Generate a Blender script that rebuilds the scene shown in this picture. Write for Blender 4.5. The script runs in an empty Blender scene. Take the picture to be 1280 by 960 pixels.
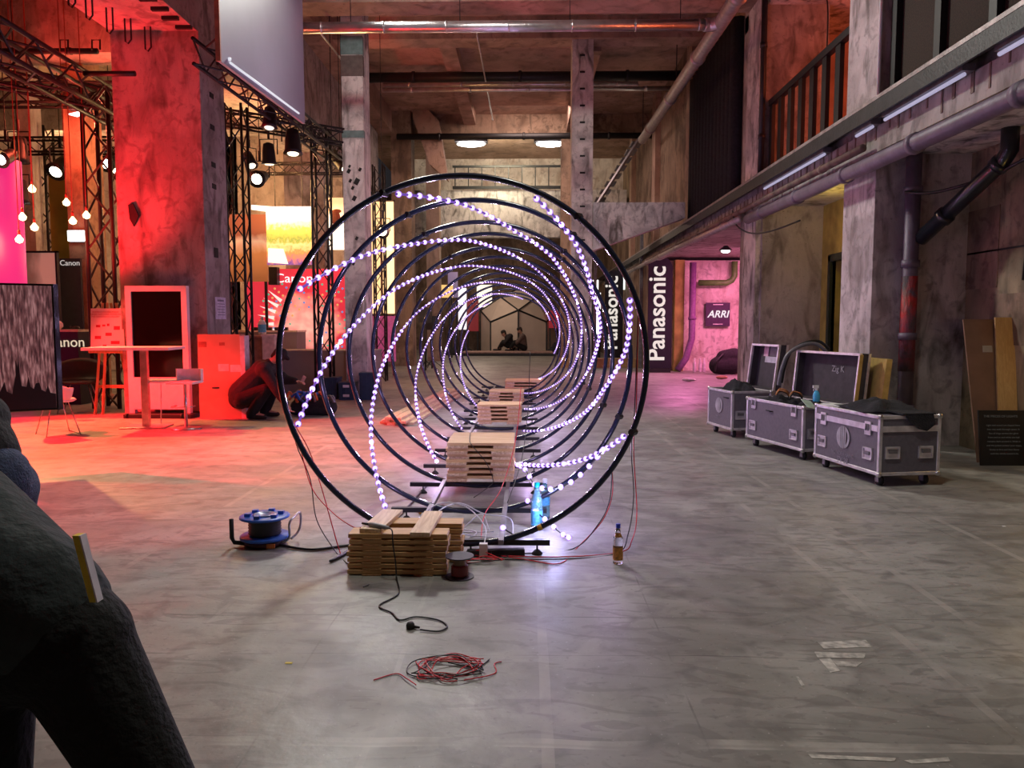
import bpy, bmesh, math, random
from mathutils import Vector, Matrix, Euler
R = random.Random(7)
PI = math.pi
S = bpy.context.scene
C = S.collection

# ---------------------------------------------------------------- camera
CAM = Vector((0, 0, 1.45)); FPX = 960.0
cd = bpy.data.cameras.new('camera'); cam = bpy.data.objects.new('camera', cd); C.objects.link(cam)
cam.location = CAM
cam.rotation_euler = (math.radians(90 - 4.47), 0, math.radians(1.19))
cd.sensor_width = 36.0; cd.lens = 36.0 * FPX / 1280.0; cd.clip_start = 0.05; cd.clip_end = 200
S.camera = cam
CM = cam.rotation_euler.to_matrix()
def ray(px, py): return CM @ Vector(((px - 640) / FPX, (480 - py) / FPX, -1.0))
def W(px, py, Y):
    d = ray(px, py); return CAM + d * (Y / d.y)
def F(px, py, z=0.0):
    d = ray(px, py); return CAM + d * ((z - CAM.z) / d.z)

# ---------------------------------------------------------------- world, exposure
w = bpy.data.worlds.new('world'); S.world = w; w.use_nodes = True
w.node_tree.nodes['Background'].inputs[0].default_value = (0.55, 0.50, 0.56, 1)
w.node_tree.nodes['Background'].inputs[1].default_value = 0.03
S.view_settings.view_transform = 'Standard'; S.view_settings.look = 'None'
S.view_settings.exposure = 0.0; S.view_settings.gamma = 1.0; S.view_settings.use_curve_mapping = False

# ---------------------------------------------------------------- lights
def light(kind, name, loc, col, power, target=None, size=0.3, spot=60, blend=0.3, size_y=None):
    l = bpy.data.lights.new(name, kind); l.color = col; l.energy = power
    if kind == 'AREA':
        l.size = size
        if size_y: l.shape = 'RECTANGLE'; l.size_y = size_y
    else: l.shadow_soft_size = size
    if kind == 'SPOT': l.spot_size = math.radians(spot); l.spot_blend = blend
    o = bpy.data.objects.new(name, l); C.objects.link(o); o.location = loc
    if target is not None:
        o.rotation_euler = (Vector(target) - Vector(loc)).to_track_quat('-Z', 'Y').to_euler()
    return o
light('SPOT', 'hall_work_light', (-2.6, 12.6, 7.2), (0.97, 0.97, 0.87), 1650, (2.2, 6.0, 0), .5, 104, 0.7)
light('SPOT', 'near_fill_light', (0.9, 4.22, 7.2), (0.97, 0.98, 0.86), 620, (0.9, 4.2, 0), .4, 112, 0.8)  # unseen lamp added straight overhead so board tops catch light, fronts stay dark
light('SPOT', 'column_fill_light', (-0.6, 5.5, 8.2), (1.0, 0.93, 0.86), 1500, (-1.3, 17, 4.4), .4, 46, 0.6)
light('AREA', 'far_work_light', (0.0, 24.5, 8.2), (1.0, 0.72, 0.62), 230, (0, 27, 0), 2.5)
light('POINT', 'dome_fill_light', (-2.6, 35.5, 4.4), (1.0, 0.78, 0.6), 230, None, 0.2)  # unseen lamp added to brighten the dome panels
light('POINT', 'ceiling_bounce_light', (-2.6, 17.2, 3.6), (1.0, 0.45, 0.4), 45, None, 0.1)  # unseen uplight added for the warm bounce on the ceiling
light('SPOT', 'red_flood_light', (-9.6, 9.6, 4.6), (1.0, 0.015, 0.02), 9000, (-6.5, 9.4, 0), 0.1, 60, 0.2)
light('SPOT', 'red_column_light', (-7.7, 10.9, 1.6), (1.0, 0.015, 0.02), 1700, (-6.9, 12.2, 3.6), 0.12, 78, 0.7)
light('SPOT', 'red_low_light', (-9.4, 8.6, 3.4), (1.0, 0.03, 0.03), 2600, (-5.4, 12.0, .6), 0.1, 27, 0.4)
light('SPOT', 'red_near_light', (-8.2, 7.4, 3.8), (1.0, 0.02, 0.02), 2000, (-5.3, 7.3, 0), 0.05, 56, 0.15)
light('SPOT', 'warm_floor_light', (-9.0, 12.5, 5.0), (1.0, 0.45, 0.15), 2200, (-5.5, 9.5, 0), 0.1, 42, 0.2)
light('AREA', 'pink_room_light', (6.6, 20.6, 3.25), (1.0, 0.25, 0.5), 260, (6.0, 21.5, 0), 1.2)
light('SPOT', 'pink_floor_light', (4.6, 23.0, 3.3), (1.0, 0.25, 0.6), 420, (3.3, 20.4, 0), 0.1, 72, 0.3)
light('POINT', 'orange_gallery_light', (6.0, 11.6, 5.2), (1.0, 0.16, 0.05), 110, None, 0.2)
light('POINT', 'booth_warm_light', (-5.6, 16.4, 4.6), (1.0, 0.55, 0.2), 150, None, 0.1)
light('POINT', 'booth_back_light', (-7.6, 20.6, 4.4), (1.0, 0.58, 0.25), 240, None, 0.1)
light('POINT', 'left_hall_warm_light', (-12.0, 19.5, 5.2), (1.0, 0.50, 0.22), 240, None, 0.1)
light('POINT', 'doorway_yellow_light', (4.7, 12.0, 3.0), (1.0, 0.7, 0.12), 12, None, 0.05)
light('POINT', 'panel_yellow_light', (4.85, 7.0, 1.5), (1.0, 0.6, 0.1), 6, None, 0.05)

# ---------------------------------------------------------------- materials
MATS = {}
def nt(name):
    m = bpy.data.materials.new(name); m.use_nodes = True; t = m.node_tree
    return m, t, t.nodes['Principled BSDF']
def V4(c): return (c[0], c[1], c[2], 1.0)
def mat(name, col, rough=0.6, metal=0.0, vary=0.25, scale=12.0, bump=0.0, emit=None, estr=0.0, trans=0.0, bscale=None, coat=0.0):
    if name in MATS: return MATS[name]
    m, t, b = nt(name); N, L = t.nodes, t.links
    g = N.new('ShaderNodeNewGeometry'); n = N.new('ShaderNodeTexNoise'); n.inputs['Scale'].default_value = scale; n.inputs['Detail'].default_value = 5
    L.new(g.outputs['Position'], n.inputs['Vector'])
    r = N.new('ShaderNodeValToRGB'); r.color_ramp.elements[0].position = 0.3; r.color_ramp.elements[1].position = 0.7
    r.color_ramp.elements[0].color = V4([c * (1 - vary) for c in col]); r.color_ramp.elements[1].color = V4([min(1, c * (1 + vary * 0.6)) for c in col])
    L.new(n.outputs['Fac'], r.inputs[0]); L.new(r.outputs[0], b.inputs['Base Color'])
    b.inputs['Roughness'].default_value = rough; b.inputs['Metallic'].default_value = metal
    b.inputs['Transmission Weight'].default_value = trans; b.inputs['Coat Weight'].default_value = coat
    if bump:
        n2 = N.new('ShaderNodeTexNoise'); n2.inputs['Scale'].default_value = bscale or scale * 4; n2.inputs['Detail'].default_value = 6
        L.new(g.outputs['Position'], n2.inputs['Vector'])
        bp = N.new('ShaderNodeBump'); bp.inputs['Strength'].default_value = bump; bp.inputs['Distance'].default_value = 0.02
        L.new(n2.outputs['Fac'], bp.inputs['Height']); L.new(bp.outputs[0], b.inputs['Normal'])
    if emit: b.inputs['Emission Color'].default_value = V4(emit); b.inputs['Emission Strength'].default_value = estr
    MATS[name] = m; return m
def emis(name, col, s, sample=True):
    if name in MATS: return MATS[name]
    m, t, b = nt(name); b.inputs['Base Color'].default_value = V4([c * 0.12 for c in col]); b.inputs['Emission Color'].default_value = V4(col); b.inputs['Emission Strength'].default_value = s
    if not sample: m.cycles.emission_sampling = 'NONE'
    MATS[name] = m; return m
def conc(name, c1, c2, stain=(0.05, 0.04, 0.03), samt=0.7, scale=1.3, rough=0.88, bump=0.5, board=0.0):
    """raw board-marked concrete: two tones, vertical run-off stains, pits"""
    m, t, b = nt(name); N, L = t.nodes, t.links
    g = N.new('ShaderNodeNewGeometry')
    def noise(sc, vec, det=6, dist=0.0):
        n = N.new('ShaderNodeTexNoise'); n.inputs['Scale'].default_value = sc; n.inputs['Detail'].default_value = det; n.inputs['Distortion'].default_value = dist
        L.new(vec, n.inputs['Vector']); return n.outputs['Fac']
    def ramp(src, a, bb, ca=(0, 0, 0), cb=(1, 1, 1)):
        r = N.new('ShaderNodeValToRGB'); r.color_ramp.elements[0].position = a; r.color_ramp.elements[1].position = bb
        r.color_ramp.elements[0].color = V4(ca); r.color_ramp.elements[1].color = V4(cb); L.new(src, r.inputs[0]); return r.outputs[0]
    def mix(f, a, bb, mode='MIX', k=None):
        x = N.new('ShaderNodeMix'); x.data_type = 'RGBA'; x.blend_type = mode
        if k is None: L.new(f, x.inputs[0])
        else:
            mu = N.new('ShaderNodeMath'); mu.operation = 'MULTIPLY'; mu.inputs[1].default_value = k; L.new(f, mu.inputs[0]); L.new(mu.outputs[0], x.inputs[0])
        for i, s_ in ((6, a), (7, bb)):
            if isinstance(s_, tuple): x.inputs[i].default_value = V4(s_)
            else: L.new(s_, x.inputs[i])
        return x.outputs[2]
    pos = g.outputs['Position']
    mp = N.new('ShaderNodeMapping'); mp.inputs['Scale'].default_value = (1, 1, 0.33); L.new(pos, mp.inputs[0])
    base = mix(ramp(noise(scale, pos, 10, 0.5), 0.42, 0.58), c1, c2)
    base = mix(ramp(noise(scale * 4.5, pos, 10, 0.9), 0.52, 0.66), base, tuple(c * 0.62 for c in c1), k=0.7)
    patch = mix(ramp(noise(scale * 0.35, pos, 3), 0.5, 0.56), base, tuple(min(1, c * 1.35) for c in c2), k=0.5)
    st = mix(ramp(noise(scale * 2.6, mp.outputs[0], 10, 1.0), 0.5, 0.7), patch, stain, k=samt)
    fine = mix(ramp(noise(scale * 22, pos, 4), 0.62, 0.75), st, stain, k=0.45)
    L.new(fine, b.inputs['Base Color']); b.inputs['Roughness'].default_value = rough
    bp = N.new('ShaderNodeBump'); bp.inputs['Strength'].default_value = bump; bp.inputs['Distance'].default_value = 0.03
    L.new(noise(scale * 9, mp.outputs[0], 8, 0.3), bp.inputs['Height']); L.new(bp.outputs[0], b.inputs['Normal'])
    MATS[name] = m; return m

def floor_mat():
    m, t, b = nt('screed_floor'); N, L = t.nodes, t.links
    g = N.new('ShaderNodeNewGeometry'); pos = g.outputs['Position']
    sx = N.new('ShaderNodeSeparateXYZ'); L.new(pos, sx.inputs[0])
    def noise(sc, vec=pos, det=6, dist=0.0):
        n = N.new('ShaderNodeTexNoise'); n.inputs['Scale'].default_value = sc; n.inputs['Detail'].default_value = det; n.inputs['Distortion'].default_value = dist
        L.new(vec, n.inputs['Vector']); return n.outputs['Fac']
    def ramp(src, a, bb, ca=(0, 0, 0), cb=(1, 1, 1)):
        r = N.new('ShaderNodeValToRGB'); r.color_ramp.elements[0].position = a; r.color_ramp.elements[1].position = bb
        r.color_ramp.elements[0].color = V4(ca); r.color_ramp.elements[1].color = V4(cb); L.new(src, r.inputs[0]); return r.outputs[0]
    def ma(op, a, bb=None, cc=None):
        x = N.new('ShaderNodeMath'); x.operation = op
        for i, s_ in enumerate((a, bb, cc)):
            if s_ is None: continue
            if isinstance(s_, (int, float)): x.inputs[i].default_value = s_
            else: L.new(s_, x.inputs[i])
        return x.outputs[0]
    def mix(f, a, bb, k=1.0):
        x = N.new('ShaderNodeMix'); x.data_type = 'RGBA'; L.new(ma('MULTIPLY', f, k), x.inputs[0])
        for i, s_ in ((6, a), (7, bb)):
            if isinstance(s_, tuple): x.inputs[i].default_value = V4(s_)
            else: L.new(s_, x.inputs[i])
        return x.outputs[2]
    mp = N.new('ShaderNodeMapping'); mp.inputs['Scale'].default_value = (0.6, 1.8, 1); mp.inputs['Rotation'].default_value = (0, 0, 0.25); L.new(pos, mp.inputs[0])
    base = mix(ramp(noise(0.7, det=8), 0.35, 0.65), (0.19, 0.18, 0.165), (0.31, 0.30, 0.275))
    base = mix(ramp(noise(2.4, mp.outputs[0], 8, 0.8), 0.48, 0.7), base, (0.38, 0.35, 0.335), 0.5)
    base = mix(ramp(noise(5.5, det=9, dist=0.4), 0.5, 0.7), base, (0.10, 0.095, 0.09), 0.6)
    base = mix(ramp(noise(1.5, det=9, dist=1.2), 0.55, 0.62), base, (0.42, 0.40, 0.37), 0.35)
    base = mix(ramp(noise(38, det=5), 0.6, 0.72), base, (0.12, 0.11, 0.11), 0.5)
    base = mix(ramp(noise(52, det=3), 0.68, 0.72), base, (0.5, 0.48, 0.45), 0.5)
    base = mix(ramp(noise(3.6, mp.outputs[0], 12, 2.5), 0.56, 0.6), base, (0.13, 0.12, 0.115), 0.45)
    wear = ramp(noise(3.1, det=6), 0.42, 0.6)
    wob = ma('MULTIPLY', ma('SUBTRACT', noise(1.1, det=5), 0.5), 0.10)
    X = ma('ADD', sx.outputs[0], ma('MULTIPLY', wob, 0.25)); Y = ma('ADD', sx.outputs[1], wob)
    def line(src, c, wd, col, k, b_):
        f = ma('LESS_THAN', ma('ABSOLUTE', ma('SUBTRACT', src, c)), wd)
        return mix(ma('MULTIPLY', f, wear) if k < 0.75 else f, b_, col, k)
    lc = (0.42, 0.38, 0.35)
    for c in (1.73, 2.15, 0.07, -2.4, 3.05): base = line(X, c, 0.022, lc, 0.5, base)
    for c in (-1.55, -0.55): base = line(X, c, 0.012, lc, 0.3, base)
    dk = (0.055, 0.05, 0.05)
    for c, wd in ((3.27, 0.006), (3.71, 0.007), (5.55, 0.008), (6.7, 0.008), (2.55, 0.009), (8.6, 0.01), (11.2, 0.012), (14.0, 0.014)):
        base = line(Y, c, wd * .8, dk, 0.6, base)
    base = line(Y, 2.56, 0.03, (0.5, 0.47, 0.43), 0.6, base)
    for c, wd in ((-0.95, 0.004), (0.62, 0.004), (2.9, 0.005)): base = line(X, c, wd, dk, 0.45, base)
    L.new(base, b.inputs['Base Color'])
    L.new(ramp(noise(2.0, det=6), 0.3, 0.75, (0.36,) * 3, (0.62,) * 3), b.inputs['Roughness'])
    bp = N.new('ShaderNodeBump'); bp.inputs['Strength'].default_value = 0.25; bp.inputs['Distance'].default_value = 0.01
    L.new(noise(14, det=8), bp.inputs['Height']); L.new(bp.outputs[0], b.inputs['Normal'])
    return m
def wood(name, c1, c2, axis=0, scale=9):
    if name in MATS: return MATS[name]
    m, t, b = nt(name); N, L = t.nodes, t.links
    g = N.new('ShaderNodeNewGeometry'); mp = N.new('ShaderNodeMapping'); sc = [6, 6, 6]; sc[axis] = 0.5; mp.inputs['Scale'].default_value = sc
    L.new(g.outputs['Position'], mp.inputs[0])
    n = N.new('ShaderNodeTexNoise'); n.inputs['Scale'].default_value = scale; n.inputs['Detail'].default_value = 6; n.inputs['Distortion'].default_value = 0.8; L.new(mp.outputs[0], n.inputs['Vector'])
    r = N.new('ShaderNodeValToRGB'); r.color_ramp.elements[0].position = 0.35; r.color_ramp.elements[1].position = 0.65
    r.color_ramp.elements[0].color = V4(c1); r.color_ramp.elements[1].color = V4(c2); L.new(n.outputs['Fac'], r.inputs[0])
    L.new(r.outputs[0], b.inputs['Base Color']); b.inputs['Roughness'].default_value = 0.6
    MATS[name] = m; return m

M_floor = floor_mat()
M_conc = conc('raw_concrete', (0.30, 0.26, 0.24), (0.42, 0.38, 0.36))
M_pale = conc('pale_concrete', (0.44, 0.40, 0.39), (0.66, 0.61, 0.58), samt=0.85, scale=1.7)
M_brown = conc('brown_concrete', (0.17, 0.11, 0.075), (0.30, 0.21, 0.15), samt=0.6)
M_dirty = conc('dirty_concrete', (0.15, 0.11, 0.07), (0.33, 0.26, 0.17), samt=0.85, scale=1.1)
M_ceil = conc('ceiling_concrete', (0.30, 0.19, 0.14), (0.42, 0.28, 0.22), samt=0.4, scale=0.8)
M_plaster = conc('stained_plaster', (0.55, 0.45, 0.42), (0.75, 0.66, 0.62), stain=(0.3, 0.16, 0.1), samt=0.5)
M_black = mat('black_paint', (0.012, 0.012, 0.014), 0.5)
M_blackgloss = mat('black_conduit', (0.012, 0.014, 0.02), 0.28, 0, 0.2, coat=0.3)
M_steel = mat('bright_steel', (0.62, 0.60, 0.62), 0.3, 0.95)
M_grey = mat('grey_metal', (0.22, 0.21, 0.23), 0.45, 0.7)
M_galv = mat('galvanised_duct', (0.68, 0.66, 0.68), 0.28, 0.9, 0.2, 6, 0.25)
M_pipe = mat('painted_pipe', (0.16, 0.12, 0.17), 0.5, 0.1, 0.3, 4, 0.3)
M_rust = mat('rusty_pipe', (0.20, 0.13, 0.11), 0.7, 0.2, 0.5, 5, 0.4)
M_alu = mat('aluminium_edging', (0.70, 0.66, 0.70), 0.38, 0.6)
M_case = mat('case_laminate', (0.13, 0.115, 0.14), 0.5, 0, 0.15, 30, 0.08)
M_lid = mat('lid_lining', (0.05, 0.04, 0.05), 0.8)
M_rubber = mat('black_rubber', (0.015, 0.015, 0.015), 0.75)
M_cloth = mat('black_cloth', (0.018, 0.017, 0.022), 0.95, 0, 0.4, 20, 0.6)
M_wf = wood('shaded_orange_pine', (0.50, 0.27, 0.10), (0.70, 0.44, 0.19), 0)  # pine darkened to put shade on the front pile's faces
M_wx = wood('pine_across', (0.62, 0.38, 0.17), (0.82, 0.58, 0.31), 0)
M_wy = wood('pine_lengthways', (0.60, 0.40, 0.22), (0.84, 0.64, 0.42), 1)
M_wend = wood('pine_dark', (0.26, 0.12, 0.04), (0.40, 0.21, 0.08), 2)
M_red = mat('red_wire', (0.75, 0.02, 0.04), 0.4)
M_wire = mat('black_wire', (0.012, 0.012, 0.014), 0.4)
M_white = mat('white_plastic', (0.75, 0.73, 0.74), 0.4, 0, 0.06)
M_card = mat('cardboard', (0.50, 0.28, 0.17), 0.85, 0, 0.15, 3)
M_blue = mat('blue_plastic', (0.03, 0.13, 0.55), 0.35)
M_navy = mat('navy_crate_plastic', (0.02, 0.05, 0.10), 0.5)
M_led = None

# ---------------------------------------------------------------- mesh builder
class MB:
    def __init__(s): s.v = []; s.f = []
    def box(s, x0, x1, y0, y1, z0, z1):
        return s.hexa([(x0,y0,z0),(x1,y0,z0),(x1,y1,z0),(x0,y1,z0),(x0,y0,z1),(x1,y0,z1),(x1,y1,z1),(x0,y1,z1)])
    def hexa(s, p):
        k = len(s.v); s.v += [tuple(q) for q in p]
        s.f += [(k+3,k+2,k+1,k),(k+4,k+5,k+6,k+7),(k,k+1,k+5,k+4),(k+1,k+2,k+6,k+5),(k+2,k+3,k+7,k+6),(k+3,k,k+4,k+7)]; return s
    def obox(s, c, sz, rot=None):
        m = rot if rot is not None else Matrix.Identity(3); c = Vector(c); a, b, d = [q / 2 for q in sz]
        return s.hexa([c + m @ Vector(q) for q in ((-a,-b,-d),(a,-b,-d),(a,b,-d),(-a,b,-d),(-a,-b,d),(a,-b,d),(a,b,d),(-a,b,d))])
    def tube(s, pts, r, n=8, closed=False, cap=True):
        pts = [Vector(p) for p in pts]; m = len(pts); k = len(s.v)
        rs = r if isinstance(r, (list, tuple)) else [r] * m
        up = None
        for i, p in enumerate(pts):
            a = pts[(i - 1) % m] if (closed or i > 0) else p; b = pts[(i + 1) % m] if (closed or i < m - 1) else p
            t = (b - a)
            t = t.normalized() if t.length > 1e-9 else Vector((0, 0, 1))
            if up is None:
                up = Vector((0, 0, 1)) if abs(t.z) < 0.9 else Vector((1, 0, 0))
            u = t.cross(up)
            if u.length < 1e-6: u = t.orthogonal()
            u.normalize(); v = u.cross(t).normalized(); up = v
            for j in range(n):
                a_ = 2 * PI * j / n; s.v.append(tuple(p + (u * math.cos(a_) + v * math.sin(a_)) * rs[i]))
        for i in range(m if closed else m - 1):
            i2 = (i + 1) % m
            for j in range(n):
                j2 = (j + 1) % n; s.f.append((k+i*n+j, k+i2*n+j, k+i2*n+j2, k+i*n+j2))
        if cap and not closed:
            s.f.append(tuple(k + j for j in range(n))); s.f.append(tuple(k + (m-1)*n + n-1-j for j in range(n)))
        return s
    def cyl(s, p0, p1, r0, r1=None, n=12): return s.tube([p0, p1], [r0, r0 if r1 is None else r1], n)
    def lathe(s, prof, n=20, c=(0, 0, 0), cap=True):
        k = len(s.v); m = len(prof)
        for r, z in prof:
            for j in range(n):
                a = 2 * PI * j / n; s.v.append((c[0] + r * math.cos(a), c[1] + r * math.sin(a), c[2] + z))
        for i in range(m - 1):
            for j in range(n):
                j2 = (j + 1) % n; s.f.append((k+i*n+j, k+i*n+j2, k+(i+1)*n+j2, k+(i+1)*n+j))
        if cap:
            s.f.append(tuple(k + n-1-j for j in range(n))); s.f.append(tuple(k + (m-1)*n + j for j in range(n)))
        return s
    def poly(s, pts, depth):
        """flat outline extruded by a depth vector"""
        k = len(s.v); n = len(pts); d = Vector(depth)
        s.v += [tuple(Vector(p)) for p in pts] + [tuple(Vector(p) + d) for p in pts]
        s.f.append(tuple(range(k, k + n))); s.f.append(tuple(range(k + 2*n - 1, k + n - 1, -1)))
        for i in range(n): j = (i + 1) % n; s.f.append((k+i, k+n+i, k+n+j, k+j))
        return s
    def ball(s, c, r, n=8, sq=(1, 1, 1)):
        k = len(s.v); m = max(4, n // 2 + 1)
        for i in range(m + 1):
            th = PI * i / m
            for j in range(n):
                a = 2 * PI * j / n; s.v.append((c[0] + r*sq[0]*math.sin(th)*math.cos(a), c[1] + r*sq[1]*math.sin(th)*math.sin(a), c[2] + r*sq[2]*math.cos(th)))
        for i in range(m):
            for j in range(n):
                j2 = (j + 1) % n; s.f.append((k+i*n+j, k+(i+1)*n+j, k+(i+1)*n+j2, k+i*n+j2))
        return s
    def mesh(s, name, m, smooth=False, off=None):
        me = bpy.data.meshes.new(name); vs = s.v
        if off is not None: vs = [(a - off[0], b - off[1], c - off[2]) for a, b, c in vs]
        me.from_pydata(vs, [], s.f); me.update()
        bm = bmesh.new(); bm.from_mesh(me); bmesh.ops.remove_doubles(bm, verts=bm.verts, dist=1e-6); bmesh.ops.recalc_face_normals(bm, faces=bm.faces); bm.to_mesh(me); bm.free()
        if m: me.materials.append(m)
        if smooth: me.polygons.foreach_set('use_smooth', [True] * len(me.polygons))
        return me
def link(name, me, parent=None, loc=None, rot=None):
    o = bpy.data.objects.new(name, me); C.objects.link(o)
    if parent is not None: o.parent = parent
    if loc is not None: o.location = loc
    if rot is not None: o.rotation_euler = rot
    return o
def bev(o, wd=0.003, seg=2):
    m = o.modifiers.new('bevel', 'BEVEL'); m.width = wd; m.segments = seg; m.limit_method = 'ANGLE'; return o
def thing(name, label, cat, loc=(0, 0, 0), rz=0, group=None):
    o = bpy.data.objects.new(name, None); C.objects.link(o); o.empty_display_size = 0.1
    o.location = loc; o.rotation_euler = (0, 0, rz); o['label'] = label; o['category'] = cat
    if group: o['group'] = group
    return o
def tag(o, label, cat, group=None):
    o['label'] = label; o['category'] = cat
    if group: o['group'] = group
    return o
def part(root, name, mb, m, smooth=False, world=False, label=None):
    """a part of a thing; world=True: mb is in world coordinates (root unrotated)"""
    off = root.location if world else None
    o = link(name, mb.mesh(name, m, smooth, off), root)
    if label: o['label'] = label
    return o
def sub(root, pt, name, mb, m, smooth=False, world=False, label=None):
    off = root.location if world else None
    o = link(name, mb.mesh(name, m, smooth, off), pt)
    if label: o['label'] = label
    return o
def single(name, mb, m, label, cat, group=None, smooth=False, loc=None, rz=0):
    """a thing of one mesh; mb in world coordinates unless loc given; origin at base"""
    if loc is None:
        xs = [v[0] for v in mb.v]; ys = [v[1] for v in mb.v]; zs = [v[2] for v in mb.v]
        loc = ((min(xs)+max(xs))/2, (min(ys)+max(ys))/2, min(zs)); me = mb.mesh(name, m, smooth, loc)
    else: me = mb.mesh(name, m, smooth)
    o = link(name, me, None, loc); o.rotation_euler = (0, 0, rz); return tag(o, label, cat, group)
def struct(name, mb, m, smooth=False, parent=None):
    o = link(name, mb.mesh(name, m, smooth), parent)
    if parent is None: o['kind'] = 'structure'
    return o
def smoothline(pts, n=6, closed=False):
    P = [Vector(p) for p in pts]; out = []; m = len(P)
    rng = range(m) if closed else range(m - 1)
    for i in rng:
        p0 = P[(i-1) % m] if (closed or i > 0) else P[i]; p1 = P[i]; p2 = P[(i+1) % m]; p3 = P[(i+2) % m] if (closed or i + 2 < m) else P[(i+1) % m]
        for k in range(n):
            t = k / n; out.append(0.5 * ((2*p1) + (p2-p0)*t + (2*p0-5*p1+4*p2-p3)*t*t + (-p0+3*p1-3*p2+p3)*t*t*t))
    if not closed: out.append(P[-1])
    return out
def text(parent, name, body, size, loc, rot, m, ext=0.002, align='CENTER', sx=1.0, space=1.0, bold=0.0, shear=0.0):
    cu = bpy.data.curves.new(name, 'FONT'); cu.body = body; cu.size = size; cu.extrude = ext; cu.align_x = align; cu.align_y = 'CENTER'; cu.space_line = space; cu.resolution_u = 3; cu.offset = bold; cu.shear = shear
    tmp = bpy.data.objects.new(name, cu); C.objects.link(tmp)
    me = bpy.data.meshes.new_from_object(tmp.evaluated_get(bpy.context.evaluated_depsgraph_get()))
    bpy.data.objects.remove(tmp); me.materials.clear(); me.materials.append(m)
    o = link(name, me, parent, loc, rot); o.scale = (sx, 1, 1); return o
def capsule(mb, p0, p1, r0, r1, n=14):
    p0, p1 = Vector(p0), Vector(p1); d = p1 - p0; L_ = d.length; d = d.normalized() if L_ > 1e-6 else Vector((0, 0, 1))
    pts, rs = [], []
    for k in range(5): a = PI / 2 * (1 - k / 4); pts.append(p0 - d * r0 * math.sin(a)); rs.append(max(1e-4, r0 * math.cos(a)))
    for k in range(5): a = PI / 2 * k / 4; pts.append(p1 + d * r1 * math.sin(a)); rs.append(max(1e-4, r1 * math.cos(a)))
    return mb.tube(pts, rs, n)
def fused(name, caps, m, voxel, parent, smooth_it=6):
    """tapered limbs fused into one continuous smooth surface"""
    mb = MB()
    for c in caps: capsule(mb, *c)
    me = mb.mesh(name, m); o = link(name, me)
    r = o.modifiers.new('fuse', 'REMESH'); r.mode = 'VOXEL'; r.voxel_size = voxel; r.use_smooth_shade = True
    s_ = o.modifiers.new('relax', 'SMOOTH'); s_.factor = .5; s_.iterations = smooth_it
    bpy.context.view_layer.update()
    m2 = bpy.data.meshes.new_from_object(o.evaluated_get(bpy.context.evaluated_depsgraph_get())); bpy.data.objects.remove(o)
    m2.materials.clear(); m2.materials.append(m); m2.polygons.foreach_set('use_smooth', [True] * len(m2.polygons))
    return link(name, m2, parent)
# ================================================================ THE BUILDING
struct('floor', MB().box(-26, 9, -4, 44, -0.3, 0), M_floor)
pm = mat('worn_white_paint', (0.52, 0.49, 0.44), 0.8, 0, 0.5, 25)
fl = bpy.data.objects['floor']
for pts in ([(1022,803),(1082,800),(1090,809),(1030,811)], [(1018,815),(1082,817),(1080,823),(1022,822)], [(1024,824),(1038,823),(1050,839),(1038,841)], [(1040,826),(1078,828),(1070,834),(1048,833)],
            [(998,846),(1006,857),(1002,858),(995,846)], [(1010,943),(1120,948),(1118,952),(1015,948)], [(1130,951),(1185,947),(1188,952),(1140,955)]):
    q = [F(a, b_) for a, b_ in pts]; struct('paint_mark', MB().poly([(p.x, p.y, 0.0008) for p in q], (0, 0, 0.0006)), pm, parent=fl)
struct('ceiling', MB().box(-6.45, 9, -4, 44, 8.6, 8.9), M_ceil)
# left aisle slab and beam row
struct('ceiling_left_aisle', MB().box(-26, -6.45, -4, 24, 7.6, 7.9), M_brown)
def beam(x0, x1, y0, y1, z0, z1, m=M_ceil, name='ceiling_beam'): return struct(name, MB().box(x0, x1, y0, y1, z0, z1), m)
beam(-6.45, -5.1, -4, 26.5, 5.95, 8.6, M_conc)
bm_ = beam(-26, -6.45, 14.6, 15.3, 6.5, 7.6, M_conc)
beam(-26, -6.45, 19.5, 20.2, 6.3, 7.6, M_conc)
beam(-5.1, 9, 13.9, 14.5, 7.08, 8.6, M_ceil)
beam(-5.1, 9, 18.5, 19.1, 8.1, 8.6, M_ceil)
beam(-5.1, 9, 26.9, 27.5, 7.95, 8.6, M_brown)
beam(-5.1, -4.6, 14.5, 26.9, 7.9, 8.6, M_ceil); beam(-2.2, -1.8, 19.1, 26.9, 8.25, 8.6, M_ceil)
beam(1.3, 1.75, 19.1, 26.9, 8.0, 8.6, M_ceil)
# lighter render patch along the first beam
struct('beam_patch', MB().box(-1.45, 1.35, 13.86, 13.9, 7.2, 8.3), M_pale)
# reinforcement loops left under the big red beam
for i, (px, py) in enumerate(((107, 2), (133, 20), (156, 33), (181, 43), (85, -14))):
    p = W(px, py, 5.95 * 0 + (5.95 - 1.45) * 960 / (405 - py)); y = p.y; x = p.x; z = 5.95
    struct('rebar_loop', MB().tube([(x, y, z), (x, y, z - 0.33), (x + 0.04, y, z - 0.36), (x + 0.09, y, z - 0.3), (x + 0.09, y, z)], 0.012, 6), M_rubber, parent=bpy.data.objects['ceiling_beam'])
for px, py in ((185, 8), (200, 20), (213, 31), (230, 42), (170, -4)):
    y = (5.95 - 1.45) * 960 / (405 - py); x = W(px, py, y).x
    struct('rebar_stub', MB().box(x - 0.12, x + 0.12, y - 0.03, y + 0.03, 5.9, 5.95), M_rubber, parent=bpy.data.objects['ceiling_beam'])
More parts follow.
